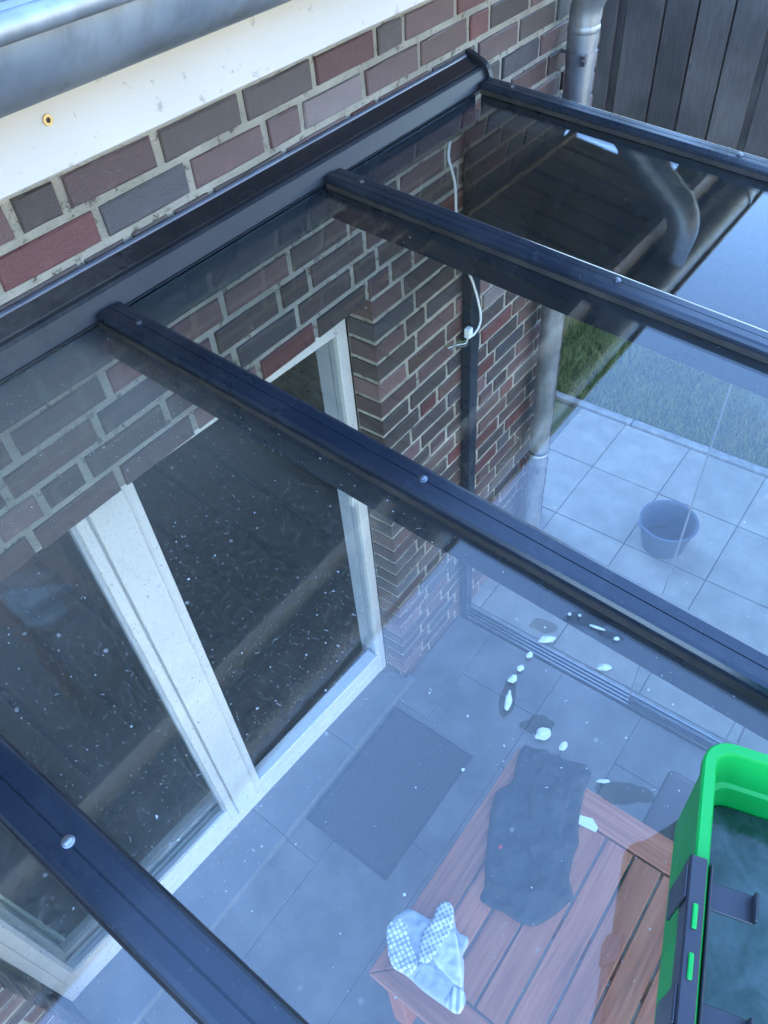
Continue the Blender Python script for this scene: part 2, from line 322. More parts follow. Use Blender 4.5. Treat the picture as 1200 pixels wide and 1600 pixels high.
# dotted, striped cloth: pattern runs in the cloth's own coordinates
def cloth_mat(name, kind):
    m, n, l, b, o = nmat(name)
    tc = n.new('ShaderNodeTexCoord'); base = (.56, .57, .58); dark = (.36, .38, .41)
    w = tex(n, l, 30, 4)
    if kind == 'dots' or kind == 'darkdots':
        vo = n.new('ShaderNodeTexVoronoi'); vo.inputs['Scale'].default_value = 66 if kind == 'dots' else 70; vo.inputs['Randomness'].default_value = .12
        mp = n.new('ShaderNodeMapping'); mp.inputs['Rotation'].default_value = (0, 0, .5); mp.inputs['Scale'].default_value = (1, 1, .001)
        l.new(tc.outputs['Object'], mp.inputs[0]); l.new(mp.outputs[0], vo.inputs[0])
        e = ramp(n, [(.34, (.80, .81, .80) if kind == 'dots' else (.30, .33, .37)), (.42, dark if kind == 'dots' else (.66, .67, .67))]); l.new(vo.outputs['Distance'], e.inputs[0]); c = e.outputs[0]
    elif kind == 'stripe':
        wv = n.new('ShaderNodeTexWave'); wv.inputs['Scale'].default_value = 14; mp = n.new('ShaderNodeMapping'); mp.inputs['Rotation'].default_value = (0, 0, 1.05)
        l.new(tc.outputs['Object'], mp.inputs[0]); l.new(mp.outputs[0], wv.inputs[0])
        e = ramp(n, [(.45, (.36, .38, .42)), (.55, (.78, .79, .78))]); l.new(wv.outputs[0], e.inputs[0]); c = e.outputs[0]
    else:
        e = ramp(n, [(.3, (.50, .52, .54) if kind == 'plain' else (.36, .38, .42)), (.7, (.66, .67, .68) if kind == 'plain' else (.44, .46, .49))]); l.new(w.outputs[0], e.inputs[0]); c = e.outputs[0]
    l.new(c, b.inputs['Base Color']); b.inputs['Roughness'].default_value = .9
    t2 = tex(n, l, 400, 2); bump(n, l, b, t2.outputs[0], .2, .001)
for k in ('dots', 'darkdots', 'stripe', 'plain', 'grey'): cloth_mat('cloth_' + k, k)

# ------------------------------------------------------------------ mesh helpers
def P(x, v, z): return Vector((x, -v, z))
class MB:
    def __init__(s): s.bm = bmesh.new(); s.mi = 0
    def face(s, pts):
        f = s.bm.faces.new([s.bm.verts.new(p) for p in pts]); f.material_index = s.mi; return f
    def hexa(s, c):
        vs_ = [s.bm.verts.new(p) for p in c]
        for q in ((0, 3, 2, 1), (4, 5, 6, 7), (0, 1, 5, 4), (1, 2, 6, 5), (2, 3, 7, 6), (3, 0, 4, 7)):
            s.bm.faces.new([vs_[i] for i in q]).material_index = s.mi
        return vs_
    def box(s, x0, x1, v0, v1, z0, z1):
        return s.hexa([P(x0, v0, z0), P(x1, v0, z0), P(x1, v1, z0), P(x0, v1, z0), P(x0, v0, z1), P(x1, v0, z1), P(x1, v1, z1), P(x0, v1, z1)])
    def extrude(s, pts, d, closed=True, cap=True):
        a = [s.bm.verts.new(p) for p in pts]; b = [s.bm.verts.new(p + d) for p in pts]; n = len(pts)
        for i in range(n if closed else n - 1):
            s.bm.faces.new((a[i], a[(i + 1) % n], b[(i + 1) % n], b[i])).material_index = s.mi
        if cap and closed: s.bm.faces.new(a).material_index = s.mi; s.bm.faces.new(b[::-1]).material_index = s.mi
        return s
    def loft(s, rings, closed=True, cap0=True, cap1=True):
        rs = [[s.bm.verts.new(p) for p in r] for r in rings]; n = len(rs[0])
        for a, b in zip(rs, rs[1:]):
            for i in range(n if closed else n - 1):
                s.bm.faces.new((a[i], a[(i + 1) % n], b[(i + 1) % n], b[i])).material_index = s.mi
        if cap0: s.bm.faces.new(rs[0][::-1]).material_index = s.mi
        if cap1: s.bm.faces.new(rs[-1]).material_index = s.mi
        return s
    def tube(s, path, r, n=16, cap=True):
        path = [Vector(p) for p in path]; rings = []
        t = (path[1] - path[0]).normalized(); u = t.orthogonal().normalized()
        for i, p in enumerate(path):
            t2 = ((path[min(i + 1, len(path) - 1)] - path[max(i - 1, 0)])).normalized()
            q = t.rotation_difference(t2); u = q @ u; t = t2; w = t.cross(u)
            rad = r[i] if isinstance(r, (list, tuple)) else r
            rings.append([p + (u * math.cos(a) + w * math.sin(a)) * rad for a in [2 * math.pi * k / n for k in range(n)]])
        return s.loft(rings, True, cap, cap)
    def cyl(s, a, b, r, n=16, r2=None): return s.tube([a, b], [r, r if r2 is None else r2], n)
    def build(s, name, mat, parent=None, smooth=False, bevel=0, recalc=True):
        if bevel: bmesh.ops.bevel(s.bm, geom=list(s.bm.edges), offset=bevel, segments=1, affect='EDGES', profile=.5)
        if recalc: bmesh.ops.recalc_face_normals(s.bm, faces=s.bm.faces)
        me = bpy.data.meshes.new(name); s.bm.to_mesh(me); s.bm.free()
        for mm in (mat if isinstance(mat, (list, tuple)) else [mat]): me.materials.append(MATS[mm])
        if smooth:
            me.polygons.foreach_set('use_smooth', [True] * len(me.polygons))
            try: me.set_sharp_from_angle(angle=R(35))
            except Exception: pass
        return link(name, me, parent)
def link(name, me, parent=None):
    o = bpy.data.objects.new(name, me); COL.objects.link(o)
    if parent is not None:
        o.parent = parent; o.matrix_parent_inverse = parent.matrix_world.inverted()
    return o
def empty(name, label, cat, loc=(0, 0, 0), group=None):
    o = bpy.data.objects.new(name, None); COL.objects.link(o); o.location = loc; o.empty_display_size = .1
    tag(o, label, cat, group); o.matrix_world = Matrix.Translation(loc); return o
def tag(o, label, cat, group=None):
    o['label'] = label; o['category'] = cat
    if group: o['group'] = group
    return o
def struct(o): o['kind'] = 'structure'; return o
def arc(c, r, a0, a1, n): return [(c[0] + r * math.cos(R(a0 + (a1 - a0) * k / n)), c[1] + r * math.sin(R(a0 + (a1 - a0) * k / n))) for k in range(n + 1)]

# ------------------------------------------------------------------ the glass plane
SL = 0.09435818; TS = math.tan(SL)
def zg(v, off=0): return EYE - .82 - TS * v + off
V_END = 3.05
N3 = P(0, math.sin(SL), math.cos(SL))

# ------------------------------------------------------------------ ground
b_ = MB(); b_.face([P(-900, -900, -.03), P(900, -900, -.03), P(900, 900, -.03), P(-900, 900, -.03)])
struct(b_.build('ground', 'field', recalc=False))
lawn = MB(); lawn.face([P(4.16, -14, -.012), P(30, -14, -.012), P(30, 16, -.012), P(4.16, 16, -.012)])
struct(lawn.build('lawn', 'soil', recalc=False))
# grass blades where the picture looks
def grass(n_, x0, x1, v0, v1):
    x = np.random.uniform(x0, x1, n_); v = np.random.uniform(v0, v1, n_)
    h = np.random.uniform(.025, .06, n_) * (1 + .5 * np.sin(x * 9) * np.sin(v * 7 + 1)); w = np.random.uniform(.0022, .0042, n_)
    a = np.random.uniform(0, 2 * np.pi, n_); lean = np.random.uniform(.2, 1.1, n_) * h; la = np.random.uniform(0, 2 * np.pi, n_)
    y = -v; z0 = np.full(n_, -.014)
    dx = np.cos(a) * w; dy = np.sin(a) * w; lx = np.cos(la) * lean; ly = np.sin(la) * lean
    co = np.empty((n_, 5, 3))
    co[:, 0] = np.stack([x - dx, y - dy, z0], 1); co[:, 1] = np.stack([x + dx, y + dy, z0], 1)
    co[:, 2] = np.stack([x + dx * .8 + lx * .4, y + dy * .8 + ly * .4, h * .6], 1); co[:, 3] = np.stack([x - dx * .8 + lx * .4, y - dy * .8 + ly * .4, h * .6], 1)
    co[:, 4] = np.stack([x + lx, y + ly, h], 1)
    i = np.arange(n_)[:, None] * 5
    quads = (i + np.array([0, 1, 2, 3])).tolist(); tris = (i + np.array([3, 2, 4])).tolist()
    me = bpy.data.meshes.new('grass'); me.from_pydata(co.reshape(-1, 3).tolist(), [], quads + tris); me.materials.append(MATS['grass_blade'])
    o = link('grass', me); o['kind'] = 'stuff'; o['label'] = 'short green lawn grass beyond the concrete kerb'; o['category'] = 'grass'
grass(42000, 4.15, 5.75, -1.9, 1.7)

# ------------------------------------------------------------------ outdoor paving (50 cm slabs) and kerb
pav = MB(); pav.box(2.2, 4.10, -.3, 4.2, -.06, -.014)
pav = struct(pav.build('paving', 'sand_joint'))
xs = [2.225, 2.61, 3.10, 3.59, 4.085]; vs_ = [-.26 - .0, .07, .52, 1.01, 1.50, 1.99, 2.48]
for i in range(4):
    for j in range(6):
        g = .0026
        m_ = MB(); m_.box(xs[i] + g, xs[i + 1] - g, vs_[j] + g, vs_[j + 1] - g, -.05, random.uniform(-.001, .0015))
        m_.build('paving_slab', 'concrete_slab', pav, bevel=.003)
kb = MB(); kb.box(4.092, 4.15, -3, 4.2, -.1, -.02); kb = struct(kb.build('kerb', 'sand_joint'))
for j in range(7):
    v0 = -2.9 + j; m_ = MB(); m_.box(4.094, 4.152, v0 + .004, v0 + .996, -.09, .014 + random.uniform(-.002, .002)); m_.build('kerb_stone', 'kerb_concrete', kb, bevel=.005)

# ------------------------------------------------------------------ patio floor
fl = MB(); fl.box(-2.2, 2.12, -.01, 3.2, -.06, -.006); fl = struct(fl.build('patio_floor', 'grout'))
vj = [0.0, .215, .645, 1.075, 1.505, 1.935, 2.365, 2.795, 3.2]
for j in range(8):
    x = 2.118 - (.30 if j % 2 else .62); prev = 2.118
    while prev > -2.2:
        x0 = max(x, -2.2); g = .0016
        m_ = MB(); m_.box(x0 + g, prev - g, vj[j] + g, vj[j + 1] - g, -.03, random.uniform(-.0006, .0006))
        m_.build('floor_tile', 'porcelain', fl, bevel=.0015); prev = x0; x -= .86
sill = MB(); sill.box(-.356, 1.60, -.30, .02, -.02, .032); sill = struct(sill.build('door_sill', 'grout'))
for a, b in ((1.640, 1.147), (1.147, .64), (.64, .14), (.14, -.356)):
    m_ = MB(); m_.box(b + .0015, min(a, 1.64) - .0015, (-.27 if a < 1.6 else .008), .036, -.01, .041)
    if a > 1.6: m_.box(b + .0015, 1.609, -.16, .0078, -.01, .041)
    m_.build('sill_tile', 'sill_stone', sill, bevel=.002)

# ------------------------------------------------------------------ brick house
house = empty('brick_house', 'dark red and plum brick house with white fascia and an open patio door', 'house')
XL, XR = -6.0, 3.05
DL, DR, LZ = -.357, 1.611, EYE - 1.288          # door opening left, right and lintel underside
ZS = EYE - .31                                   # soffit level
MO = -.007
w = MB()
w.box(XL, DL - .006, -.12, MO, -.03, ZS + .12); w.box(DR + .006, XR - .007, -.12, MO, -.03, ZS + .12); w.box(DL - .006, DR + .006, -.12, MO, LZ + .004, ZS + .12)
wall = w.build('wall', 'mortar', house)
MODES = list(BR)
COURSE, BH, TOP0 = .0806, .0625, EYE - .581
anch = {0: ([.638, .748, .986, 1.234, 1.475, 1.716, 1.836, 2.082, 2.325], ['mauve', 'dark', 'plum', 'dark', 'dark', 'red', 'dark', 'mauve', 'red', 'dark']),
        1: ([.804, 1.05, 1.289, 1.415, 1.657, 1.903, 2.149, 2.265, 2.505], ['red', 'blue', 'mauve', 'mauve', 'pale', 'mauve', 'brown', 'red', 'dark', 'mauve']),
        2: ([1.587, 1.709, 1.957, 2.197], ['plum', 'red', 'brown', 'dark', 'plum']),
        5: ([1.051, 1.297, 1.541], None), 6: ([.994, 1.237, 1.361], None), 7: ([1.05, 1.292, 1.536], None), 8: ([1.117, 1.355, 1.596], None)}
def course(x0, x1, prev, a=None, flip=0):
    J = list(a) if a else []
    def step(): return .2455 if random.random() < .74 else .1205
    def ok(x): return all(abs(x - q) > .045 for q in prev)
    if not J:
        x = x0 + (.166 if flip else .226); J = [x]
    x = J[0]
    while x > x0 + .27:
        d = step();
        if not ok(x - d): d = .366 - d
        x -= d; J.insert(0, x)
    x = J[-1]
    while x < x1 - .26:
        d = step()
        if not ok(x + d): d = .366 - d
        x += d; J.append(x)
    J = [q for q in J if x0 + .06 < q < x1 - .06]
    return J
bricks = []                                        # (x0, x1, course, colour)
prev = []
for k in range(-3, 38):
    zt = TOP0 - k * COURSE
    if zt < .03: break
    a, cols = anch.get(k, (None, None))
    spans = [(-2.6, XR)] if k <= 8 else [(-2.6, DL), (DR, XR)]
    allj = []
    for (x0, x1) in spans:
        aa = [q for q in a if x0 < q < x1] if a else None
        J = course(x0, x1, prev, aa, k % 2); allj += J
        E_ = [x0] + J + [x1]
        for p, q in zip(E_, E_[1:]):
            c = random.choices(MODES, (34, 12, 12, 8, 18, .6, 28))[0]
            if cols and aa:
                mid = (p + q) / 2; i = sum(1 for t_ in a if t_ < mid)
                if p > a[0] - .3 and q < a[-1] + .3: c = cols[i]
            lo = p + (.0105 if p > x0 else 0); hi = q - (.0105 if q < x1 else 0)
            bricks.append((lo, hi, zt, c))
    prev = allj
def brick_geo(bm_verts, L, seed):
    rnd = random.Random(seed); h = BH / 2; c = .0035; D_ = .113
    j = lambda s=.0013: rnd.uniform(-s, s)
    back = [(-L / 2, -D_, -h), (L / 2, -D_, -h), (L / 2, -D_, h), (-L / 2, -D_, h)]
    mid = [(-L / 2 + j(), -c + j(.0005), -h + j()), (0, -c, -h + j(.0012)), (L / 2 + j(), -c + j(.0005), -h + j()), (L / 2 + j(), -c, h + j()), (0, -c, h + j(.0012)), (-L / 2 + j(), -c, h + j())]
    fr = [(-L / 2 + c + j(), j(.0006), -h + c + j()), (0, j(.0008), -h + c + j()), (L / 2 - c + j(), j(.0006), -h + c + j()), (L / 2 - c + j(), j(.0006), h - c + j()), (0, j(.0008), h - c + j()), (-L / 2 + c + j(), j(.0006), h - c + j())]
    V = [P(*q) for q in back + mid + fr]
    Fc = [(0, 4, 5, 6, 1), (1, 6, 7, 2), (2, 7, 8, 9, 3), (3, 9, 4, 0), (3, 2, 1, 0)]
    for i in range(6): Fc.append((4 + i, 10 + i, 10 + (i + 1) % 6, 4 + (i + 1) % 6))
    Fc += [(10, 15, 14, 11), (11, 14, 13, 12)]
    return V, Fc
BC = {}
def brick_mesh(L, col):
    key = (round(L, 3), col, random.randrange(3))
    if key not in BC:
        V, Fc = brick_geo(None, L, hash(key) & 0xffff)
        bm = bmesh.new(); vv = [bm.verts.new(q) for q in V]
        for f in Fc: bm.faces.new([vv[i] for i in f])
        bmesh.ops.recalc_face_normals(bm, faces=bm.faces)
        me = bpy.data.meshes.new('brick'); bm.to_mesh(me); bm.free(); me.materials.append(MATS['brick_' + col]); BC[key] = me
    return BC[key]
MI = M4.inverted()
def proj(p):
    q = MI @ p
    return (600 + 1206.57 * q.x / -q.z, 800 - 1206.57 * q.y / -q.z, -q.z)
def shows(bk):
    x0, x1, zt, c = bk; p = P((x0 + x1) / 2, 0, zt - BH / 2); u, w_, d = proj(p)
    if d < .1 or not (-40 < u < 1240 and -40 < w_ < 1640): return 0
    if EYE - .55 < zt - BH: return 0                                # behind the fascia
    if EYE - .955 < zt - .01 and zt < EYE - .79: return .0
    return 1 / d ** 2 * (x1 - x0)
sc_ = sorted(range(len(bricks)), key=lambda i: -shows(bricks[i]))
top = set(i for i in sc_[:300] if shows(bricks[i]) > 0)
rest = bmesh.new()
for i, (x0, x1, zt, c) in enumerate(bricks):
    L = x1 - x0; loc = P((x0 + x1) / 2, random.uniform(-.0015, .002), zt - BH / 2)
    rot = Matrix.Rotation(random.uniform(-.004, .004), 4, 'Y') @ Matrix.Rotation(random.uniform(-.004, .004), 4, 'Z')
    if i in top:
        o = link('brick', brick_mesh(L, c), wall); o.matrix_world = Matrix.Translation(loc) @ rot
    else:
        V, Fc = brick_geo(None, L, i); T_ = Matrix.Translation(loc) @ rot
        vv = [rest.verts.new(T_ @ q) for q in V]
        for f in Fc: rest.faces.new([vv[q] for q in f]).material_index = MODES.index(c)
bmesh.ops.recalc_face_normals(rest, faces=rest.faces)
me = bpy.data.meshes.new('brickwork'); rest.to_mesh(me); rest.free()
for c in MODES: me.materials.append(MATS['brick_' + c])
o = link('brickwork', me, wall); o['kind'] = 'stuff'
# inner leaf, gable, back and side walls, ceiling, room
RIDGE_V, RIDGE_Z = -4.6, 6.9
w = MB()
w.box(XL, DL - .03, -.30, -.1225, -.03, ZS + .1); w.box(DR + .03, XR - .12, -.30, -.1225, -.03, ZS + .1); w.box(DL - .03, DR + .03, -.30, -.1225, LZ - .03, ZS + .1)
w.build('inner_wall', 'room_wall', house)
w = MB(); w.extrude([P(XR - .115, -.124, -.03), P(XR - .115, -9.2, -.03), P(XR - .115, -9.2, ZS + .1), P(XR - .115, RIDGE_V, RIDGE_Z - .2), P(XR - .115, -.124, ZS + .12)], Vector((.108, 0, 0))); w.build('gable_wall', 'mortar', house)
w = MB(); w.extrude([P(XL, -.31, -.03), P(XL, -9.2, -.03), P(XL, -9.2, ZS + .1), P(XL, RIDGE_V, RIDGE_Z - .2), P(XL, -.31, ZS + .12)], Vector((.2, 0, 0))); w.build('gable_wall', 'mortar', house)
w = MB(); w.box(XL + .21, XR - .12, -9.2, -9.0, -.03, ZS + .1); w.build('back_wall', 'mortar', house)
w = MB(); w.box(XL + .21, XR - .12, -8.99, -.31, ZS - .5, ZS - .45); w.build('ceiling', 'room_wall', house)
w = MB(); w.box(XL + .21, XR - .12, -8.99, -.122, -.02, .03); w.build('room_floor', 'room_floor', house)
w = MB(); w.box(XL + .21, XR - .12, -4.3, -4.2, .031, ZS - .51); w.build('room_partition', 'room_wall', house)
# soffit boards, fascia
VF = .577; GZ_ = EYE - .1567
s_ = MB(); s_.box(-3.0, 3.10, .004, VF - .03, ZS + .014, ZS + .03); so = s_.build('soffit', 'seal_black', house)
x = -2.99
while x < 3.09:
    m_ = MB(); m_.box(x + .008, min(x + .1165, 3.099), .006, VF - .032, ZS, ZS + .0135); m_.build('soffit_board', 'wood_soffit', so, bevel=.004); x += .1245
m_ = MB(); m_.box(-3.0, 3.098, .0035, .026, ZS - .022, ZS - .001); m_.build('soffit_bead', 'wood_soffit', house)
m_ = MB(); m_.box(-3.0, 4.3, VF - .03, VF, EYE - .333, EYE - .085); fas = m_.build('fascia', 'white_paint', house, bevel=.003)
m_ = MB(); m_.box(3.1005, 4.29, VF - .13, VF - .032, ZS, ZS + .03); m_.build('eave_extension', 'wood_soffit', house)
for k in range(3):
    m_ = MB(); m_.box(3.1005, 3.128, .215 + k * .052, .215 + k * .052 + .044, ZS - .012 - .004 * k, ZS + .05); m_.build('verge_tile', 'tan_tile', house, bevel=.002)
def ring(cx, cz, ro, ri, v0, v1, n=18):
    m_ = MB(); pr = [(ro, v0), (ro, v1), (ri, v1), (ri, v0)]
    rings = [[P(cx + r_ * math.cos(2 * math.pi * k / n), v_, cz + r_ * math.sin(2 * math.pi * k / n)) for k in range(n)] for r_, v_ in pr + pr[:1]]
    return m_.loft(rings, True, False, False)
m_ = MB(); m_.box(-3.0, 4.3, VF + .001, VF + .0125, GZ_ - .03, GZ_ + .012); m_.build('gutter_flashing', 'zinc', house)
ring(.446, EYE - .280, .0055, .0028, VF, VF + .002).build('screw_grommet', 'brass', fas)
m_ = MB(); m_.cyl(P(.446, VF, EYE - .280), P(.446, VF + .0006, EYE - .280), .0028, 12); m_.build('screw_hole', 'seal_black', fas)
# roof
r_ = MB(); pit = (RIDGE_Z - (EYE - .07)) / (VF - RIDGE_V)
r_.extrude([P(XL - .2, VF + .03, EYE - .083), P(XL - .2, RIDGE_V, RIDGE_Z), P(XL - .2, -9.8, EYE - .083), P(XL - .2, -9.8, EYE - .003), P(XL - .2, RIDGE_V, RIDGE_Z + .08), P(XL - .2, VF + .03, EYE - .003)], Vector((3.13 - XL + .2, 0, 0)))
roof = r_.build('roof', 'roof_tile_grey', house)
for i in range(14):
    x0 = -1.06 + i * .30
    pr = [P(x0 + .002 + .296 * k / 8, VF + .034, EYE + .0 + .018 * math.sin(2 * math.pi * k / 8 + .4)) for k in range(9)]
    d = P(0, -.42, .42 * pit) - P(0, 0, 0); m_ = MB()
    lo = [p + Vector((0, 0, .012)) for p in pr]; hi = [p + Vector((0, 0, .026)) for p in pr]
    m_.loft([lo + hi[::-1], [p + d for p in lo + hi[::-1]]]); m_.build('roof_tile', 'roof_tile_grey', roof, smooth=True)

# patio door, set back in the opening; right half slid open
dm = empty('tmp_frame', 'x', 'x'); bpy.data.objects.remove(dm)
ROT = Matrix.Translation(P(DR, -.118, 0)) @ Matrix.Rotation(R(-3.0), 4, 'Z') @ Matrix.Translation(-P(DR, -.118, 0))
def dbuild(m_, name, mat, parent, **k):
    bmesh.ops.transform(m_.bm, matrix=ROT, verts=m_.bm.verts); return m_.build(name, mat, parent, **k)
F0 = -.118; DT = 2.112; DB = .115; GB = .215
m_ = MB()
m_.box(1.560, 1.608, F0 - .022, F0, .042, 2.20); m_.box(-.354, -.318, F0 - .07, F0, .042, 2.20); m_.box(-.3175, 1.5595, F0 - .07, F0 - .001, DT, 2.20); m_.box(-.3175, 1.5595, F0 - .07, F0 - .002, .042, DB)
door = dbuild(m_, 'patio_door', 'white_upvc', house, bevel=.002)
for (x0, x1, v0, v1, mt, nm) in ((1.566, 1.609, -.05, -.0222, 'grey_shaded_upvc', 'jamb_rebate'), (1.578, 1.609, -.058, -.0505, 'seal_black', 'jamb_seal'), (1.570, 1.609, -.098, -.0585, 'grey_shaded_upvc', 'jamb_rebate'), (1.574, 1.609, -.13, -.0985, 'grey_shaded_upvc', 'jamb_rebate')):
    q = MB(); q.box(x0, x1, F0 + v0, F0 + v1, .05, 2.11); dbuild(q, nm, mt, door)
q = MB(); q.box(1.543, 1.566, F0 - .030, F0 + .002, 1.335, 1.385); q.box(1.533, 1.544, F0 - .026, F0 - .006, 1.315, 1.365); dbuild(q, 'lock_striker', 'white_upvc', door, bevel=.002)
q = MB(); q.box(.580, .692, F0 - .06, F0 + .004, DB + .001, DT - .001); dbuild(q, 'meeting_stile', 'white_upvc', door, bevel=.002)
q = MB(); q.box(.6925, .728, F0 - .06, F0 - .003, DB + .001, DT - .001); dbuild(q, 'meeting_stile', 'white_upvc', door, bevel=.002)
q = MB(); q.box(.571, .5795, F0 - .06, F0 - .009, DB + .001, DT - .001); dbuild(q, 'stile_groove', 'grey_shaded_upvc', door)
q = MB(); q.box(.537, .5705, F0 - .06, F0 - .001, DB + .001, DT - .001); q.box(-.317, -.278, F0 - .06, F0 - .001, DB + .001, DT - .001); q.box(-.2775, .5365, F0 - .06, F0 - .001, DB + .001, GB); q.box(-.2775, .5365, F0 - .06, F0 - .001, 2.10, DT - .001)
leaf = dbuild(q, 'fixed_leaf', 'white_upvc', door, bevel=.002)
q = MB()
for a in ((.523, .5365, GB, 2.10), (-.2775, -.265, GB, 2.10)): q.box(a[0], a[1], F0 - .03, F0 - .008, a[2] + .0005, a[3])
q.box(-.2645, .5225, F0 - .03, F0 - .008, GB + .0005, GB + .013); dbuild(q, 'glazing_bead', 'grey_shaded_upvc', leaf)
q = MB(); q.box(-.2645, .5225, F0 - .034, F0 - .028, GB + .0135, 2.10); dbuild(q, 'pane', 'door_glass', leaf)
q = MB(); q.box(.7285, 1.5595, F0 - .068, F0 - .0035, DB + .0005, .195); dbuild(q, 'threshold_rail', 'white_upvc', door, bevel=.003)
q = MB(); q.box(.575, .66, F0 - .125, F0 - .075, .12, 2.11); q.box(-.25, .5745, F0 - .125, F0 - .075, .12, .235); q.box(-.34, -.2505, F0 - .125, F0 - .075, .12, 2.11); q.box(-.25, .5745, F0 - .125, F0 - .075, 2.06, 2.11)
sl_ = dbuild(q, 'sliding_leaf', 'grey_shaded_upvc', door)
q = MB(); q.box(-.2495, .5740, F0 - .104, F0 - .098, .2355, 2.0595); dbuild(q, 'pane', 'door_glass', sl_)
# curtain bunched inside the fixed leaf
n_ = 46; front = []; 
for k in range(n_):
    t_ = k / (n_ - 1); front.append((-.56 + .30 * t_, -.37 + .03 * math.sin(t_ * 34) + .012 * math.sin(t_ * 13)))
rings = []
for zi in range(12):
    zz = .035 + 2.02 * zi / 11; sp = 1 + .18 * (1 - zi / 11)
    rings.append([P(-.56 + (x_ + .56) * sp, v_ + .01 * math.sin(zi), zz) for x_, v_ in front] + [P(-.56 + (x_ + .56) * sp, v_ - .004 + .01 * math.sin(zi), zz) for x_, v_ in front[::-1]])
m_ = MB(); m_.loft(rings); tag(m_.build('curtain', 'curtain_cloth', None, smooth=True), 'pale green grey curtain hanging inside the fixed half of the patio door', 'curtain')

# ------------------------------------------------------------------ gutter and downpipe
GV, GR_ = .660, .075; GZ = EYE - .1567
gut = empty('rain_gutter', 'weathered zinc half round gutter along the white fascia', 'gutter', P(0, GV, GZ - GR_))
pro = [(GV + r0 * math.cos(a), GZ + r0 * math.sin(a)) for r0, rng in ((GR_, range(0, 25)), (GR_ - .0025, range(24, -1, -1))) for a in [math.pi + math.pi * k / 24 for k in rng]]
m_ = MB(); m_.extrude([P(-3.0, a, b) for a, b in pro], Vector((7.32, 0, 0))); m_.build('trough', 'zinc', gut, smooth=True)
m_ = MB(); m_.cyl(P(-3.0, GV + GR_ + .006, GZ + .002), P(4.32, GV + GR_ + .006, GZ + .002), .0105, 16); m_.build('bead', 'zinc', gut, smooth=True)
capf = [(GV + (GR_ - .0028) * math.cos(a), GZ + (GR_ - .0028) * math.sin(a)) for a in [math.pi + math.pi * k / 20 for k in range(21)]]
m_ = MB(); m_.extrude([P(4.31, a, b) for a, b in capf], Vector((.003, 0, 0))); m_.build('end_cap', 'zinc', gut)
m_ = MB(); m_.extrude([P(-2.9, GV + (GR_ - .0032) * math.cos(a), GZ + (GR_ - .0032) * math.sin(a)) for a in [math.pi * (1.22 + .56 * k / 10) for k in range(11)]], Vector((7.1, 0, 0))); m_.build('silt', 'gutter_grit', gut)
for xb in (-1.6, -.8, 2.35, 3.42):
    pb = [(GV + r0 * math.cos(a), GZ + r0 * math.sin(a)) for r0, rng in ((GR_ + .006, range(0, 17)), (GR_ + .0006, range(16, -1, -1))) for a in [math.pi + math.pi * k / 16 for k in rng]]
    m_ = MB(); m_.extrude([P(xb, a, b) for a, b in pb], Vector((.026, 0, 0))); m_.build('bracket', 'zinc', gut)
DX = 2.735; DV = .08
dp = empty('downpipe', 'galvanised downpipe with swan neck elbow at the brick corner', 'downpipe', P(DX, DV, 0))
zo = EYE - .245
m_ = MB(); m_.tube([P(DX, GV, zo + .03), P(DX, GV, zo - .06)], .0535, 24); m_.build('outlet', 'zinc', dp, smooth=True)
A_ = Vector((GV, EYE - .385)); B_ = Vector((DV, EYE - .715)); rb = .13
def fillet(a, c, b_, r_, n=10):
    d1 = (a - c).normalized(); d2 = (b_ - c).normalized(); th = math.acos(d1.dot(d2)); t_ = r_ / math.tan(th / 2)
    p1 = c + d1 * t_; p2 = c + d2 * t_; cc = c + (d1 + d2).normalized() * (r_ / math.sin(th / 2))
    a1 = math.atan2((p1 - cc).y, (p1 - cc).x); a2 = math.atan2((p2 - cc).y, (p2 - cc).x); d = (a2 - a1 + math.pi) % (2 * math.pi) - math.pi
    return [(cc.x + r_ * math.cos(a1 + d * k / n), cc.y + r_ * math.sin(a1 + d * k / n)) for k in range(n + 1)]
f1 = fillet(Vector((GV, zo)), A_, B_, rb); f2 = fillet(A_, B_, Vector((DV, 1.0)), rb)
m_ = MB(); m_.tube([P(DX, GV, zo - .05)] + [P(DX, a, b) for a, b in f1] + [P(DX, *(A_ + (B_ - A_) * .5))], .0555, 24); m_.build('elbow', 'zinc', dp, smooth=True)
m_ = MB(); m_.tube([P(DX, *(A_ + (B_ - A_) * .47))] + [P(DX, a, b) for a, b in f2] + [P(DX, DV, EYE - .885)], .0525, 24); m_.build('elbow', 'zinc', dp, smooth=True)
m_ = MB(); m_.tube([P(DX, DV, EYE - .86), P(DX, DV, .82)], .0500, 24); m_.build('pipe', 'zinc', dp, smooth=True)
m_ = MB(); m_.tube([P(DX, DV, .80), P(DX, DV, .0)], .0485, 24); m_.build('pipe', 'zinc', dp, smooth=True)
for zc in (EYE - .825, .79):
    m_ = MB(); m_.tube([P(DX, DV, zc + .014), P(DX, DV, zc + .008), P(DX, DV, zc - .008), P(DX, DV, zc - .014)], [.051, .0545, .0545, .051], 24); m_.build('socket_ring', 'zinc', dp, smooth=True)
for zc in (EYE - .905, .72):
    m_ = MB(); m_.tube([P(DX, DV, zc + .013), P(DX, DV, zc - .013)], .0522, 24); cl_ = m_.build('pipe_clamp', 'zinc', dp, smooth=True)
    m_ = MB(); m_.box(DX - .068, DX - .050, DV + .030, DV + .048, zc - .016, zc + .016); m_.cyl(P(DX - .073, DV + .039, zc), P(DX - .045, DV + .039, zc), .006, 8); m_.build('clamp_bolt', 'steel', cl_)
    m_ = MB(); m_.cyl(P(DX, .002, zc), P(DX, DV - .045, zc), .006, 8); m_.build('clamp_stem', 'steel', cl_)

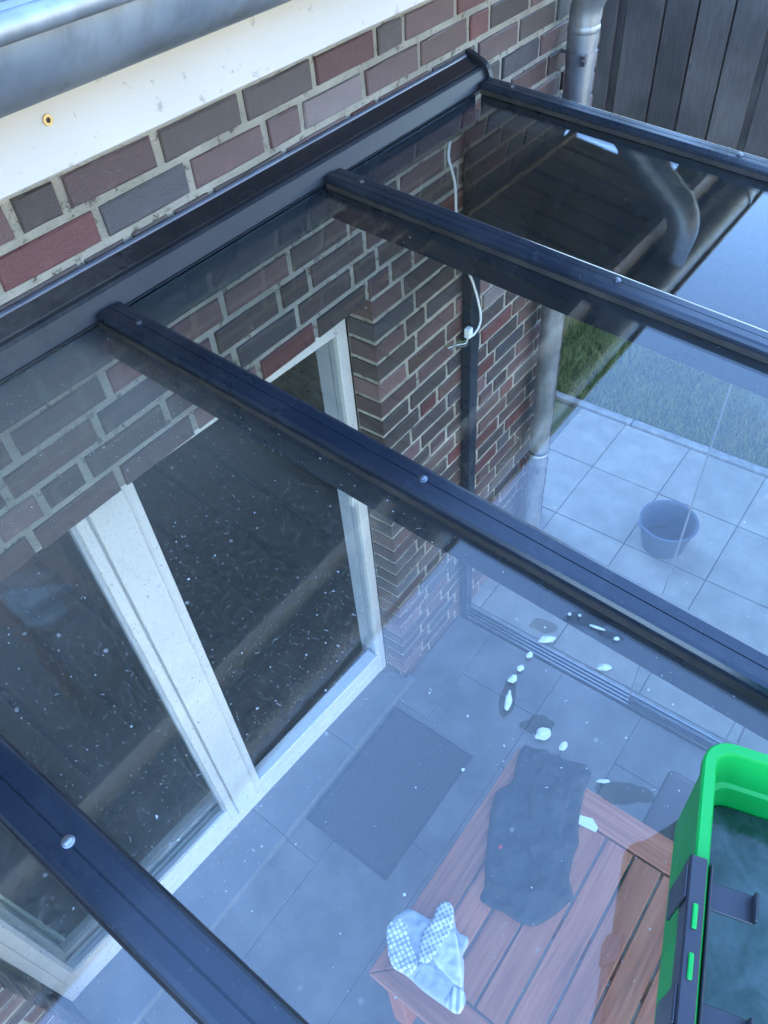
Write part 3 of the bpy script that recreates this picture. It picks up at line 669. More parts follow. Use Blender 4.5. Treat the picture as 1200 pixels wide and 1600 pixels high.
# ------------------------------------------------------------------ glass patio roof
proof = empty('patio_roof', 'anthracite aluminium patio roof with sloping glass panes on the house wall', 'patio roof')
X0W = -1.43
prof = [(.0008, EYE - .752), (.008, EYE - .7545), (.052, EYE - .7735), (.060, EYE - .7745), (.066, EYE - .780), (.083, EYE - .822), (.087, zg(.087, .012)), (.087, zg(.087, .0105)), (.02, zg(.02, .0105)), (.0008, zg(0, .0105))]
m_ = MB(); m_.extrude([P(X0W, a, b) for a, b in prof], Vector((2.128 - X0W, 0, 0))); wt = m_.build('wall_profile', 'wall_trim', proof)
prof2 = [(.009, EYE - .7538), (.050, EYE - .7715), (.050, EYE - .7695), (.009, EYE - .7518)]
m_ = MB(); m_.extrude([P(X0W, a, b) for a, b in prof2], Vector((2.124 - X0W, 0, 0))); m_.build('cover_strip', 'trim_top', wt)
prof3 = [(-.003, EYE - .7525)] + [(.0055 + .0065 * math.cos(R(a)), EYE - .7525 + .0065 * math.sin(R(a))) for a in range(180, -1, -30)]
m_ = MB(); m_.extrude([P(X0W, a, b) for a, b in prof3], Vector((2.12 - X0W, 0, 0))); m_.build('silicone_bead', 'silicone', wt, smooth=True)
prof4 = [(.0, EYE - .738), (.030, EYE - .748), (.058, EYE - .7620), (.070, EYE - .769), (.079, EYE - .782), (.090, EYE - .810), (.092, EYE - .826), (.089, zg(.089, .0105)), (.0, zg(0, .0105))]
m_ = MB(); m_.extrude([P(2.1285, a + .0005, b) for a, b in prof4], Vector((.018, 0, 0))); m_.build('profile_end_cap', 'wall_trim', wt)
m_ = MB(); m_.box(X0W, 2.06, .001, .0805, EYE - .912, zg(.081, -.0005)); m_.build('wall_beam', 'anthracite', proof)
RX = [-1.392, -.692, .008, .708, 1.408, 2.108]
def slope_ext(m_, pts, v0=.086, v1=V_END):
    """section points (x, height over the glass) swept down the slope"""
    a = [P(x_, v0, zg(v0) + h_) for x_, h_ in pts]; d = P(0, v1, zg(v1)) - P(0, v0, zg(v0)); return m_.extrude(a, d)
m_ = MB(); slope_ext(m_, [(-.0285, -.0785), (.0285, -.0785), (.0285, -.0025), (-.0285, -.0025)]); body0 = None
def rafter(x):
    m_ = MB(); slope_ext(m_, [(x - .0285, -.0785), (x + .0285, -.0785), (x + .0285, -.0040), (x - .0285, -.0040)]); rf = m_.build('rafter', 'anthracite', proof, bevel=.002)
    cap = [(-.030, .0125), (-.030, .0205), (-.0265, .0265), (-.020, .0285), (-.0013, .0285), (-.0008, .0270), (.0008, .0270), (.0013, .0285), (.020, .0285), (.0265, .0265), (.030, .0205), (.030, .0125)]
    m_ = MB(); slope_ext(m_, [(x + a, b) for a, b in cap]); m_.build('rafter_cap', 'anthracite', rf)
    for s_ in (-1, 1):
        q = MB(); slope_ext(q, [(x + s_ * a, b) for a, b in ((.020, .0004), (.0345, .0004), (.0335, .0124), (.020, .0124))], .088); q.build('gasket', 'rubber', rf)
    m_ = MB(); slope_ext(m_, [(x - .010, -.0039), (x + .010, -.0039), (x + .010, .0124), (x - .010, .0124)]); m_.build('rafter_web', 'rubber', rf)
    for v_ in (.172, .841, 1.51, 2.18, 2.85):
        c0 = P(x + .0005, v_, zg(v_, .0286)); m_ = MB()
        m_.tube([c0 - N3 * .0005, c0 + N3 * .0014, c0 + N3 * .0018], [.0078, .0078, .0070], 16); m_.tube([c0 + N3 * .0018, c0 + N3 * .0042, c0 + N3 * .0052], [.0056, .0052, .0036], 12)
        m_.build('screw', 'steel' if v_ == .172 and x < .1 or (x == .008) else 'screw_steel', rf, smooth=True)
for x in RX: rafter(x)
def specks(pane, x0, x1, n_, seed):
    """grit, dried drops and fibres lying on the pane, real flakes of about a millimetre"""
    if not n_: return
    rnd = random.Random(seed + 5); V, Fc = [], []
    for k in range(n_):
        x_ = rnd.uniform(x0, x1); v_ = rnd.uniform(.11, 1.9)
        if seed == 2 and v_ > 1.0 and rnd.random() < .72: continue
        if noise.noise(Vector((x_ * 6, v_ * 6, seed))) + rnd.uniform(-.55, .55) < -.12: continue
        u_ = rnd.random(); r_ = .00032 / (u_ * .93 + .07) ** .62
        b0 = len(V)
        if rnd.random() < .045:                                           # fibre
            a = rnd.uniform(0, 6.28); L_ = rnd.uniform(.003, .007); cu = rnd.uniform(-1.4, 1.4); w_ = .00035; px, pv = x_, v_
            for q in range(5):
                V.append(P(px - w_ * math.sin(a), pv + w_ * math.cos(a), zg(pv, .0006))); V.append(P(px + w_ * math.sin(a), pv - w_ * math.cos(a), zg(pv, .0006)))
                px += L_ / 4 * math.cos(a); pv += L_ / 4 * math.sin(a); a += cu / 4
            for q in range(4): Fc.append((b0 + 2 * q, b0 + 2 * q + 1, b0 + 2 * q + 3, b0 + 2 * q + 2))
        else:
            st = rnd.uniform(.6, 1.5); m = 6; a0 = rnd.uniform(0, 6.28)
            for q in range(m):
                a = 6.2832 * q / m; rr_ = r_ * rnd.uniform(.7, 1.25); dx, dv = rr_ * math.cos(a) * st, rr_ * math.sin(a)
                vv = v_ + dx * math.sin(a0) + dv * math.cos(a0); V.append(P(x_ + dx * math.cos(a0) - dv * math.sin(a0), vv, zg(vv, .0005)))
            Fc.append(tuple(range(b0, b0 + m)))
    me = bpy.data.meshes.new('grit'); me.from_pydata([tuple(q) for q in V], [], Fc); me.materials.append(MATS['grit']); o = link('grit', me, pane); o['kind'] = 'stuff'
for i, mt in enumerate(('pane_dusty', 'pane_dusty', 'pane_dusty', 'pane_light', 'pane_clear')):
    m_ = MB(); slope_ext(m_, [(RX[i] + .0115, -.0035), (RX[i + 1] - .0115, -.0035), (RX[i + 1] - .0115, 0.0), (RX[i] + .0115, 0.0)], .012, V_END - .02)
    pane = m_.build('glass_pane', mt, proof)
    specks(pane, RX[i] + .04, RX[i + 1] - .04, (0, 2200, 5200, 420, 260)[i], i)
m_ = MB(); m_.box(-1.43, 2.14, V_END + .005, V_END + .13, zg(V_END) - .16, zg(V_END) + .03); m_.build('front_beam', 'anthracite', proof)
for x in (-1.37, 2.08):
    m_ = MB(); m_.box(x - .05, x + .05, V_END + .012, V_END + .112, 0, zg(V_END) - .16); m_.build('post', 'anthracite', proof, bevel=.003)
m_ = MB(); m_.box(2.119, 2.178, .001, .044, 0.0, EYE - .913); m_.build('wall_post', 'anthracite', proof, bevel=.003)

# ------------------------------------------------------------------ side glazing: wedge, track and sliding panes
sg = empty('sliding_glass_wall', 'frameless sliding glass wall running out from the wall post on silver floor tracks', 'glass wall', P(2.15, 1.5, 0))
ZW = 2.19
m_ = MB(); m_.extrude([P(2.085, .05, ZW + .002), P(2.085, V_END, ZW + .002), P(2.085, V_END, zg(V_END, -.081)), P(2.085, .05, zg(.05, -.081))], Vector((.03, 0, 0))); m_.build('wedge_panel', 'anthracite', sg)
m_ = MB(); m_.box(2.105, 2.20, .0465, V_END, ZW - .06, ZW); m_.build('top_rail', 'anthracite', sg, bevel=.002)
m_ = MB(); m_.box(2.126, 2.196, .046, V_END, -.02, .0015); tr = m_.build('floor_track', 'seal_black', sg)
for k in range(4):
    x = 2.130 + k * .0205; m_ = MB(); m_.box(x, x + .0045, .047, V_END, .002, .014); m_.build('track_rib', 'steel', tr)
for k, (v0, v1) in enumerate(((.99, 1.95), (1.45, 2.4), (1.98, 2.95))):
    x = 2.146 + k * .0205
    m_ = MB(); m_.box(x - .004, x + .004, v0, v1, .055, ZW - .062); gp = m_.build('sliding_pane', 'pane_clear', sg)
    m_ = MB(); m_.box(x - .0085, x + .0085, v0, v1, .0145, .054); m_.build('bottom_rail', 'anthracite', gp, bevel=.002)
    m_ = MB(); m_.box(x - .0045, x + .0045, v0 - .006, v0 - .0005, .055, ZW - .062); m_.build('edge_seal', 'seal_grey', gp)
m_ = MB(); m_.box(2.2, 2.222, .0, 3.2, -.05, -.001); struct(m_.build('threshold_strip', 'kerb_concrete'))

# ------------------------------------------------------------------ hanging cable
ca = empty('cable', 'loose white cable hanging beside the black wall post', 'cable', P(2.1, .06, 1.88))
pts = [(1.985, .05, 2.645), (1.965, .052, 2.61), (1.953, .055, 2.575), (1.968, .06, 2.534), (1.988, .06, 2.475), (1.99, .06, 2.40), (1.995, .06, 2.30), (2.03, .06, 2.20), (2.085, .06, 2.12), (2.125, .06, 2.03), (2.150, .06, 1.959), (2.163, .06, 1.905), (2.150, .06, 1.875), (2.118, .06, 1.862), (2.088, .06, 1.866)]
def smooth_path(p, it=2):
    p = [Vector(q) for q in p]
    for _ in range(it):
        n = [p[0]]
        for a, b in zip(p, p[1:]): n += [a * .75 + b * .25, a * .25 + b * .75]
        p = n + [p[-1]]
    return p
m_ = MB(); m_.tube([P(*q) for q in smooth_path(pts)], .0045, 8); m_.build('sheath', 'cable_white', ca, smooth=True)
m_ = MB(); m_.box(2.063, 2.090, .048, .072, 1.872, 1.912); m_.build('connector', 'cable_white', ca, bevel=.003)
for k, mt in enumerate(('wire_green', 'cable_white', 'wire_grey')):
    q = [(2.075, .06, 1.875), (2.05, .06 + .006 * k, 1.865 - .006 * k), (2.015, .055 + .008 * k, 1.889 - .01 * k), (1.975, .056 + .004 * k, 1.886 + .006 * k), (1.942, .05 + .009 * k, 1.914 - .012 * k)]
    m_ = MB(); m_.tube([P(*a) for a in smooth_path(q)], .0018, 6); m_.build('wire', mt, ca, smooth=True)

# ------------------------------------------------------------------ fence
FX = 5.3
fe = empty('board_fence', 'tall dark grey stained board fence standing behind the lawn', 'fence', P(FX, 0, 0))
v = -2.6; k = 0
ED = [-.905, -.72, -.655, -.31, -.05, .03, .26, .34]
def board(v0, v1, x0, x1):
    q = MB(); h = 2.55 + random.uniform(-.01, .01); dx = random.uniform(-.003, .003); q.box(x0 + dx, x1 + dx, v0, v1, -.02, h); q.build('board', 'fence_wood', fe, bevel=.004)
v = -2.65
while v < 3.4:
    wd = random.choice((.19, .21, .235, .20)); board(v, v + wd, FX, FX + .022); gp_ = random.choice((.05, .06, .012))
    board(v + wd - .03, v + wd + gp_ + .03, FX + .0265, FX + .046); v += wd + gp_
for z in (.35, 1.25, 2.15):
    q = MB(); q.box(FX + .05, FX + .09, -2.65, 3.5, z, z + .09); q.build('rail', 'fence_wood', fe)
for v in (-2.5, -.6, 1.3, 3.2):
    q = MB(); q.box(FX + .0905, FX + .18, v, v + .09, -.03, 2.4); q.build('post', 'fence_wood', fe)

# unseen houses added across the gardens to bounce warm sunlight back
for i, (x0, x1, v0, hh, rt, wm, lab) in enumerate(((-15.5, -4.5, 15.0, 5.6, 9.6, 'render_wall', 'added cream rendered house bouncing warm sunlight across the gardens, facing the patio'), (-3.0, 8.5, 17.0, 5.9, 10.2, 'render_wall', 'added ivory rendered house bouncing warm sunlight across the gardens, between its two neighbours'), (10.5, 21.0, 15.5, 5.4, 9.4, 'render_wall', 'added pale rendered house bouncing warm sunlight across the gardens, beyond the board fence'))):
    hs_ = empty('added_fill_house', lab, 'house', P((x0 + x1) / 2, v0 + 4, 0))
    m_ = MB(); m_.extrude([P(x0, v0, -.03), P(x0, v0 + 9, -.03), P(x0, v0 + 9, hh), P(x0, v0 + 4.5, rt - .2), P(x0, v0, hh)], Vector((x1 - x0, 0, 0))); m_.build('wall', wm, hs_)
    m_ = MB(); m_.extrude([P(x0 - .3, v0 - .5, hh - .3), P(x0 - .3, v0 + 4.5, rt), P(x0 - .3, v0 + 9.5, hh - .3), P(x0 - .3, v0 + 9.5, hh - .1), P(x0 - .3, v0 + 4.5, rt + .2), P(x0 - .3, v0 - .5, hh - .1)], Vector((x1 - x0 + .6, 0, 0))); rf_ = m_.build('roof', 'roof_tile_grey', hs_)
    m_ = MB(); m_.box(x0 + 2.5, x0 + 3.2, v0 + 3.2, v0 + 3.9, rt - 1.2, rt + .7); m_.build('chimney', 'clinker_warm', rf_)
    for zz in (.9, 3.5):
        for k in range(3):
            xa = x0 + 1.4 + k * 3.2
            m_ = MB(); m_.box(xa, xa + 1.5, v0 - .03, v0 - .002, zz, zz + 1.4); wd = m_.build('window', 'white_upvc', hs_)
            m_ = MB(); m_.box(xa + .1, xa + 1.4, v0 - .04, v0 - .031, zz + .1, zz + 1.3); m_.build('pane', 'black_plastic', wd)

# ------------------------------------------------------------------ things on the patio
mt = empty('doormat', 'dark rectangular doormat lying in front of the open patio door', 'doormat', P(1.1, .28, 0))
m_ = MB(); m_.box(.760, 1.462, .048, .515, .001, .008); m_.build('border', 'mat_edge', mt, bevel=.002)
m_ = MB(); m_.box(.778, 1.444, .066, .497, .0084, .0125); m_.build('fibre', 'mat_fibre', mt)

TZ = .74
tb = empty('garden_table', 'reddish brown slatted hardwood garden table under the glass roof', 'table', P(.82, 1.28, 0))
tx0, tx1, tv0, tv1, fw = .346, 1.295, .812, 1.762, .116
def board4(q, name, m2):
    m_ = MB(); m_.extrude([P(a, b, TZ - .026) for a, b in q], Vector((0, 0, .026))); m_.build(name, m2, tb, bevel=.003)
g = .0012
board4([(tx0, tv0), (tx1, tv0), (tx1 - fw, tv0 + fw), (tx0 + fw, tv0 + fw)], 'frame_board', 'teak_x')
board4([(tx0, tv1), (tx0 + fw, tv1 - fw), (tx1 - fw, tv1 - fw), (tx1, tv1)], 'frame_board', 'teak_x')
board4([(tx0 - 0, tv0 + .003), (tx0 + fw - .002, tv0 + fw + .001), (tx0 + fw - .002, tv1 - fw - .001), (tx0, tv1 - .003)], 'frame_board', 'teak_y')
board4([(tx1, tv0 + .003), (tx1, tv1 - .003), (tx1 - fw + .002, tv1 - fw - .001), (tx1 - fw + .002, tv0 + fw + .001)], 'frame_board', 'teak_y')
ns = 7; pw = (tv1 - tv0 - 2 * fw - .008) / ns + .0001
for i in range(ns):
    a = tv0 + fw + .008 + i * pw; m_ = MB(); m_.box(tx0 + fw + .006, tx1 - fw - .006, a, a + pw - .008, TZ - .026, TZ - .001 + random.uniform(-.001, .001)); m_.build('slat', 'teak_x', tb, bevel=.003)
for x in (tx0 + .03, tx1 - .1):
    for v in (tv0 + .03, tv1 - .1):
        m_ = MB(); m_.box(x, x + .07, v, v + .07, 0, TZ - .0265); m_.build('leg', 'teak_x', tb, bevel=.004)
for v in (tv0 + .045, tv1 - .075):
    m_ = MB(); m_.box(tx0 + .105, tx1 - .105, v, v + .03, TZ - .12, TZ - .0265); m_.build('apron', 'teak_x', tb)
for x in (tx0 + .045, tx1 - .075):
    m_ = MB(); m_.box(x, x + .03, tv0 + .105, tv1 - .105, TZ - .12, TZ - .0265); m_.build('apron', 'teak_y', tb)
m_ = MB(); m_.box(.80, .86, tv0 + .0755, tv1 - .0755, TZ - .075, TZ - .0265); m_.build('cross_bar', 'teak_y', tb)

# soft things: a closed outline filled with a fine mesh, thick inside and thin at the hem
def soft(name, outline, z0, thick, mat, parent, rounds=2, step=.012, wr=.006, ws=14, edge=.03, droop=None, seed=0, resample=.012, base=None):
    pts = [Vector((x_, -v_)) for x_, v_ in outline]; B = []
    # rounded outline
    for _ in range(rounds):
        q = []
        for a, b in zip(pts, pts[1:] + pts[:1]): q += [a * .8 + b * .2, a * .2 + b * .8]
        pts = q
    for a, b in zip(pts, pts[1:] + pts[:1]):
        n = max(1, int((b - a).length / resample))
        for k in range(n): B.append(a.lerp(b, k / n))
    nb_ = len(B)
    def inside(p):
        c = False
        for i in range(nb_):
            a, b = B[i], B[i - 1]
            if (a.y > p.y) != (b.y > p.y) and p.x < (b.x - a.x) * (p.y - a.y) / (b.y - a.y) + a.x: c = not c
        return c
    Bn = np.array([[p.x, p.y] for p in B])
    def dist(p): return float(np.sqrt(((Bn - np.array([p.x, p.y])) ** 2).sum(1)).min())
    inn = []; mnx, mny = Bn.min(0); mxx, mxy = Bn.max(0); y = mny; r_i = 0
    while y < mxy:
        x = mnx + (step / 2 if r_i % 2 else 0)
        while x < mxx:
            p = Vector((x, y))
            if inside(p) and dist(p) > step * .6: inn.append(p)
            x += step
        y += step * .87; r_i += 1
    V2, _, F2, *_ = delaunay_2d_cdt(B + inn, [], [list(range(nb_))], 1, 1e-5)
    bm = bmesh.new(); up = []; dn = []
    for p in V2:
        d = min(1.0, dist(p) / edge); h = math.sqrt(max(0, 1 - (1 - d) ** 2))
        q = Vector((p.x * ws, p.y * ws, seed)); wv = noise.fractal(q, 1.0, 2.0, 4)
        fold = abs(math.sin((p.x * .9 + p.y * .5 + .05 * noise.noise(q * .5)) * 22 + seed * 3)) ** 6
        zz = z0 + (base(p.x, -p.y) if base else 0)
        if droop: zz += droop(p.x, -p.y)
        t_ = thick * (.25 + .75 * h)
        up.append(bm.verts.new((p.x, p.y, zz + t_ + (wr * wv + wr * .5 * fold) * (.3 + .7 * d)))); dn.append(bm.verts.new((p.x, p.y, zz)))
    for f in F2:
        bm.faces.new([up[i] for i in f]); bm.faces.new([dn[i] for i in reversed(f)])
    for e in [e for e in bm.edges if e.is_boundary and e.verts[0] in set(up)]:
        pass
    iu = {v_: i for i, v_ in enumerate(up)}
    for e in [e for e in bm.edges if len(e.link_faces) == 1 and e.verts[0] in iu and e.verts[1] in iu]:
        i, j = iu[e.verts[0]], iu[e.verts[1]]; bm.faces.new((up[i], up[j], dn[j], dn[i]))
    bmesh.ops.recalc_face_normals(bm, faces=bm.faces)
    me = bpy.data.meshes.new(name); bm.to_mesh(me); bm.free(); me.materials.append(MATS[mat]); me.polygons.foreach_set('use_smooth', [True] * len(me.polygons))
    return link(name, me, parent)
clo = [(1.313, .826), (1.318, .868), (1.338, .901), (1.341, .934), (1.363, .959), (1.345, .975), (1.386, 1.044), (1.378, 1.067), (1.355, 1.089), (1.285, 1.095), (1.223, 1.111), (1.149, 1.136), (1.096, 1.167), (1.053, 1.171), (.971, 1.193), (.941, 1.221), (.928, 1.236), (.865, 1.217), (.825, 1.203), (.772, 1.173), (.754, 1.13), (.754, 1.069), (.741, 1.038), (.737, .99), (.748, .98), (.789, .976), (.845, .938), (.956, .885), (1.03, .85), (1.091, .833), (1.159, .867), (1.218, .842), (1.262, .827)]
ga = empty('folded_garment', 'folded black garment lying across the wooden table', 'garment', P(1.05, 1.0, TZ))
soft('cloth', clo, TZ + .0015, .022, 'fabric_black', ga, rounds=1, step=.008, resample=.008, wr=.022, ws=11, edge=.025, droop=lambda x, v: -max(0, x - 1.30) ** 1.5 * 1.2)
fold2 = [(1.27, .93), (1.30, 1.00), (1.27, 1.055), (1.12, 1.09), (1.0, 1.13), (.93, 1.10), (.98, 1.02), (1.12, .95), (1.2, .92)]
soft('folded_sleeve', fold2, TZ + .024, .012, 'fabric_black', ga, rounds=1, step=.008, wr=.018, ws=13, edge=.010, seed=4)
m_ = MB(); m_.extrude([P(1.188, 1.118, TZ + .001), P(1.204, 1.165, TZ + .001), P(1.187, 1.195, TZ + .001), P(1.167, 1.196, TZ + .001), P(1.157, 1.125, TZ + .001)], Vector((0, 0, .0015))); m_.build('care_label', 'paper_white', ga)
m_ = MB(); m_.cyl(P(.919, .955, TZ + .0300), P(.919, .955, TZ + .0345), .008, 10, .004); m_.build('red_thread_tuft', 'red_thread', ga)
gv = empty('grip_glove', 'crumpled pale grey cloth with dotted grip pattern and striped cuff on the table corner', 'glove', P(.53, .95, TZ))
GZ0 = TZ + .002
GL = [(.57, .799), (.582, .823), (.592, .893), (.629, .884), (.66, .889), (.671, .912), (.66, .933), (.609, .976), (.622, 1.015), (.605, 1.028), (.564, 1.028), (.551, 1.046), (.485, 1.084), (.481, 1.095), (.457, 1.109), (.416, 1.11), (.412, 1.042), (.407, .982), (.411, .929), (.409, .901), (.402, .874), (.418, .841), (.451, .81), (.486, .78), (.527, .783)]
soft('knit_body', GL, GZ0, .010, 'cloth_grey', gv, step=.007, wr=.009, ws=26, edge=.012, seed=1, resample=.006)
soft('dotted_side', [(.535, .786), (.486, .780), (.451, .81), (.418, .841), (.402, .874), (.409, .90), (.416, .935), (.452, .938), (.478, .905), (.495, .868), (.53, .835), (.548, .81)], GZ0 + .009, .006, 'cloth_dots', gv, step=.007, wr=.007, ws=30, edge=.008, seed=3, resample=.006)
soft('palm', [(.592, .915), (.60, .95), (.609, .976), (.55, 1.03), (.487, 1.084), (.478, 1.06), (.484, .995), (.498, .955), (.54, .925)], GZ0 + .011, .008, 'cloth_plain', gv, step=.007, wr=.009, ws=20, edge=.010, seed=5, resample=.006)
soft('dotted_finger', [(.594, .893), (.629, .884), (.660, .889), (.671, .912), (.660, .933), (.62, .958), (.585, .962), (.55, .962), (.512, .962), (.470, .952), (.462, .930), (.50, .905), (.55, .888)], GZ0 + .015, .006, 'cloth_darkdots', gv, step=.007, wr=.007, ws=30, edge=.008, seed=6, resample=.006)
soft('lower_side', [(.470, .925), (.486, .960), (.478, 1.01), (.472, 1.06), (.462, 1.085), (.425, 1.08), (.412, 1.03), (.409, .982), (.414, .945), (.44, .935)], GZ0 + .010, .006, 'cloth_grey', gv, step=.007, wr=.005, ws=25, edge=.008, seed=7, resample=.006)
soft('cuff', [(.476, 1.052), (.481, 1.095), (.457, 1.112), (.416, 1.112), (.414, 1.066), (.44, 1.056)], GZ0 + .014, .006, 'cloth_stripe', gv, step=.007, wr=.003, ws=25, edge=.008, seed=8, resample=.006)

st_ = empty('stool', 'dark brown padded seat standing at the far side of the table', 'stool', P(1.5, 1.6, 0))
def rrect(cx, cv, hx, hv, r, n=6):
    out = []
    for sx, sv, a0 in ((1, 1, 0), (-1, 1, 90), (-1, -1, 180), (1, -1, 270)):
        for k in range(n + 1):
            a = R(a0 + 90 * k / n); out.append((cx + sx * (hx - r) + r * math.cos(a), cv + sv * (hv - r) + r * math.sin(a)))
    return out
m_ = MB(); m_.loft([[P(a, b, z) for a, b in rrect(1.50, 1.53, .207 - i, .225 - i, .025)] for z, i in ((.375, .012), (.385, .002), (.43, 0), (.444, .006), (.45, .018))]); m_.build('seat', 'stool_brown', st_, smooth=True)
for sx in (-1, 1):
    for sv in (-1, 1):
        m_ = MB(); m_.cyl(P(1.50 + sx * .16, 1.53 + sv * .18, .376), P(1.50 + sx * .175, 1.53 + sv * .195, 0), .016, 12, .012); m_.build('leg', 'anthracite', st_, smooth=True)

# round tub outside
tu = empty('round_tub', 'grey blue round plastic tub standing on the concrete slabs', 'tub', P(3.215, .705, 0))
cx, cv = 3.215, .705
pr = [(.001, .003), (.110, .003), (.122, .010), (.150, .185), (.154, .196), (.162, .198), (.163, .206), (.150, .206), (.145, .190), (.118, .014), (.001, .014)]
n_ = 48; rings = []
for r_, z_ in pr:
    ring_ = []
    for k in range(n_):
        a = 2 * math.pi * k / n_; f = 1 + (.10 * math.exp(-((a - 3.95 + math.pi) % (2 * math.pi) - math.pi) ** 2 / .03) if z_ > .18 else 0)
        ring_.append(P(cx + r_ * f * math.cos(a), cv + r_ * f * math.sin(a), z_))
    rings.append(ring_)
m_ = MB(); m_.loft(rings, True, False, False); m_.build('body', 'tub_plastic', tu, smooth=True)
m_ = MB(); m_.cyl(P(cx, cv, .015), P(cx, cv, .03), .120, 40, .1215); m_.build('water', 'dimming_water_film', tu)

# ------------------------------------------------------------------ green window-cleaning bucket on the glass
e1 = Vector((-.9544, .2984)).normalized(); e2 = Vector((.2984, .9544)).normalized(); P0 = Vector((.4838, 1.3675))
BL, BW = .40, .27
def bp(s, t, h):
    q = P0 + e1 * s + e2 * t; return P(q.x, q.y, zg(q.y) + h)
bk = empty('green_bucket', 'bright green rectangular bucket of soapy water standing on the glass roof', 'bucket', bp(BL / 2, BW / 2, 0))
def rr2(ins, r, n=6):
    out = []
    for (cs, ct, a0) in ((BL - ins - r, BW - ins - r, 0), (ins + r, BW - ins - r, 90), (ins + r, ins + r, 180), (BL - ins - r, ins + r, 270)):
        for k in range(n + 1):
            a = R(a0 + 90 * k / n); out.append((cs + r * math.cos(a), ct + r * math.sin(a)))
    # extra points along the long left side so that the rim can dip
    return out
def ringb(ins, r, h): return [bp(a, b, h) for a, b in rr2(ins, r)]
HB = .172
m_ = MB(); m_.loft([ringb(.011, .03, .0008), ringb(.0065, .03, .006), ringb(.0042, .03, HB - .022), ringb(.0035, .03, HB - .020), ringb(.001, .03, HB - .016), ringb(.001, .03, HB - .003), ringb(.003, .028, HB), ringb(.013, .02, HB), ringb(.015, .02, HB - .004), ringb(.0185, .02, .118), ringb(.0225, .02, .115), ringb(.030, .02, .010)], True, True, True)
m_.build('shell', 'green_plastic', bk, smooth=True)
m_ = MB(); m_.loft([ringb(.0285, .02, .0735), ringb(.0270, .02, .080)], True, True, True); m_.build('water', 'soapy_water', bk)
def bbox(s0, s1, t0, t1, h0, h1, m_=None):
    m_ = m_ or MB(); m_.hexa([bp(s0, t0, h0), bp(s1, t0, h0), bp(s1, t1, h0), bp(s0, t1, h0), bp(s0, t0, h1), bp(s1, t0, h1), bp(s1, t1, h1), bp(s0, t1, h1)]); return m_
S0 = .132
m_ = bbox(S0, .385, -.0038, -.0008, HB - .030, HB + .004); bbox(S0, .385, -.0030, .0120, HB + .0005, HB + .005, m_); bbox(S0, .385, .0160, .0185, HB - .030, HB + .0004, m_)
strip = m_.build('scrub_strip', 'black_plastic', bk, bevel=.001)
for s in (.142, .246):
    m_ = bbox(s, s + .030, -.0070, -.0040, HB - .075, HB + .0035); bbox(s + .002, s + .028, .0188, .060, HB - .016, HB - .012, m_); bbox(s + .002, s + .028, .057, .0605, HB - .0118, HB - .0, m_); m_.build('clip', 'black_plastic', strip, bevel=.001)
for s in (.176, .218):
    m_ = bbox(s, s + .022, .002, .0065, HB + .0052, HB + .0075); m_.build('green_inlay', 'green_plastic', strip, bevel=.001)
m_ = bbox(.180, .238, .0035, .012, .03, .120); m_.build('side_panel', 'green_plastic', bk, bevel=.002)

# ------------------------------------------------------------------ foam flecks and wet patches on the glass
def blob(x, v, a, b, rot, h, seed):
    m_ = MB(); bm = m_.bm; bmesh.ops.create_icosphere(bm, subdivisions=3, radius=1.0)
    c, s = math.cos(rot), math.sin(rot)
    for q in bm.verts:
        d = q.co.normalized(); f = 1 + .30 * noise.noise(d * 1.3 + Vector((seed * 7.1, 0, 0))) + .05 * noise.noise(d * 7 + Vector((seed, 3, 0)))
        lx, ly, lz = d.x * a * f, d.y * b * f, d.z * h * f
        if lz < 0: lz *= .05
        xx = x + lx * c - ly * s; vv = v + lx * s + ly * c
        q.co = P(xx, vv, zg(vv, .0008) + lz)
    return m_
foam = [(.588, 1.137, .014, .0065, .75, 'long fleck of white soap foam beside the dark rafter'), (.551, 1.130, .0062, .0048, .4, None), (.526, 1.130, .0065, .0050, .4, None), (.505, 1.130, .0078, .0056, .2, None),
        (.474, 1.142, .0175, .0050, 2.75, 'curved streak of white soap foam on the glass above the floor tiles'), (.462, 1.201, .0120, .0085, .5, 'pear shaped blob of white soap foam beside the black garment'), (.463, 1.230, .0080, .0050, .2, 'small oval foam blob at the edge of the black garment'),
        (.597, 1.221, .0110, .0060, .9, 'oval foam blob over the silver floor tracks'), (.453, 1.291, .0095, .0028, .9, 'thin foam sliver in the largest wet patch'), (.648, 1.184, .0130, .0028, 1.3, 'forked foam fleck under the rafter'),
        (.648, 1.214, .0048, .0033, .9, None), (.644, 1.142, .0032, .003, 0, None), (.651, 1.155, .0028, .0026, 0, None), (.603, 1.125, .0020, .0018, 0, None), (.602, 1.283, .0020, .0018, 0, None), (.602, 1.318, .0018, .0016, 0, None), (.360, 1.145, .0026, .0024, 0, None), (.200, 1.171, .0022, .002, 0, None)]
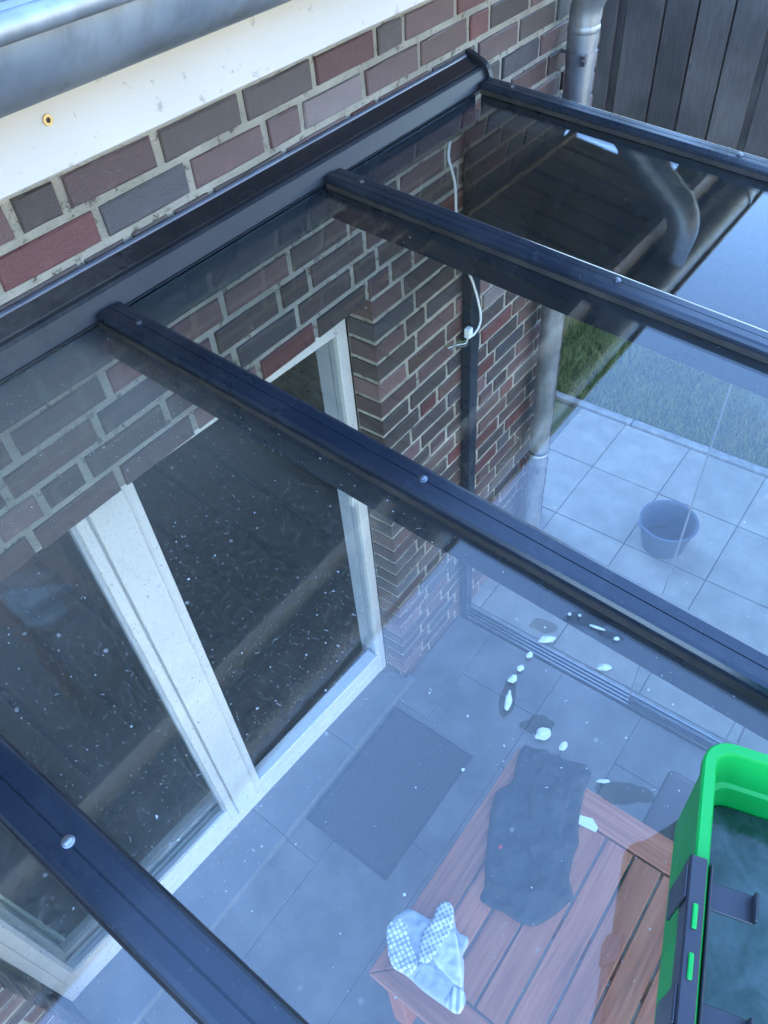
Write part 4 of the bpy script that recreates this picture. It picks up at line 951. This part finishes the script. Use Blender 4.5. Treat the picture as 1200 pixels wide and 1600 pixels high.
for i, (x, v, a, b, rot, lab) in enumerate(foam):
    o = blob(x, v, a * .88, b * .88, rot, min(a, b) * .55, i + 1).build('foam_fleck', 'foam_white', None, smooth=True, recalc=False)
    if lab: tag(o, lab, 'foam')
    else:
        lab, grp = {1: ('small oval foam dot in the row leading to the curved streak', 'row of small foam dots'), 2: ('small oval foam dot in the row leading to the curved streak', 'row of small foam dots'), 3: ('small oval foam dot in the row leading to the curved streak', 'row of small foam dots'),
                    10: ('small foam dot at the outer end of the forked fleck', None), 11: ('tiny foam dot in the wet patch under the rafter', 'foam dots under the rafter'), 12: ('tiny foam dot in the wet patch under the rafter', 'foam dots under the rafter'),
                    13: ('tiny foam dot in the small wet patch behind the long fleck', None), 14: ('tiny foam speck just beyond the silver floor tracks', 'foam specks beyond the tracks'), 15: ('tiny foam speck just beyond the silver floor tracks', 'foam specks beyond the tracks'),
                    16: ('tiny foam dot over the edge of the dark doormat', None), 17: ('tiny foam dot over bare floor tiles beside the pale grey cloth', None)}[i]
        tag(o, lab, 'foam', grp)
def puddle(x, v, a, b, rot, seed, lab):
    m_ = MB(); pts = []
    for k in range(40):
        t_ = 2 * math.pi * k / 40; f = 1 + .30 * noise.noise(Vector((math.cos(t_) * 1.3, math.sin(t_) * 1.3, seed))) + .12 * noise.noise(Vector((math.cos(t_) * 5, math.sin(t_) * 5, seed)))
        lx, ly = a * f * math.cos(t_), b * f * math.sin(t_); xx = x + lx * math.cos(rot) - ly * math.sin(rot); vv = v + lx * math.sin(rot) + ly * math.cos(rot); pts.append(P(xx, vv, zg(vv, .0003)))
    m_.face(pts); tag(m_.build('wet_patch', 'dimming_water_film', None, recalc=False), lab, 'puddle')
puddle(.456, 1.318, .014, .036, -.55, 1, 'largest dark wet patch on the glass between garment and bucket')
puddle(.468, 1.190, .022, .013, -2.4, 2, 'dark wet patch around the pear shaped foam blob')
puddle(.479, 1.138, .032, .010, 2.8, 3, 'narrow wet trail around the curved foam streak')
puddle(.650, 1.165, .012, .034, -.5, 4, 'wet patch with foam dots close under the rafter')
puddle(.648, 1.205, .007, .018, -.4, 5, 'small wet patch at the forked foam fleck')
puddle(.605, 1.122, .012, .018, -.4, 6, 'small wet patch behind the long foam fleck')
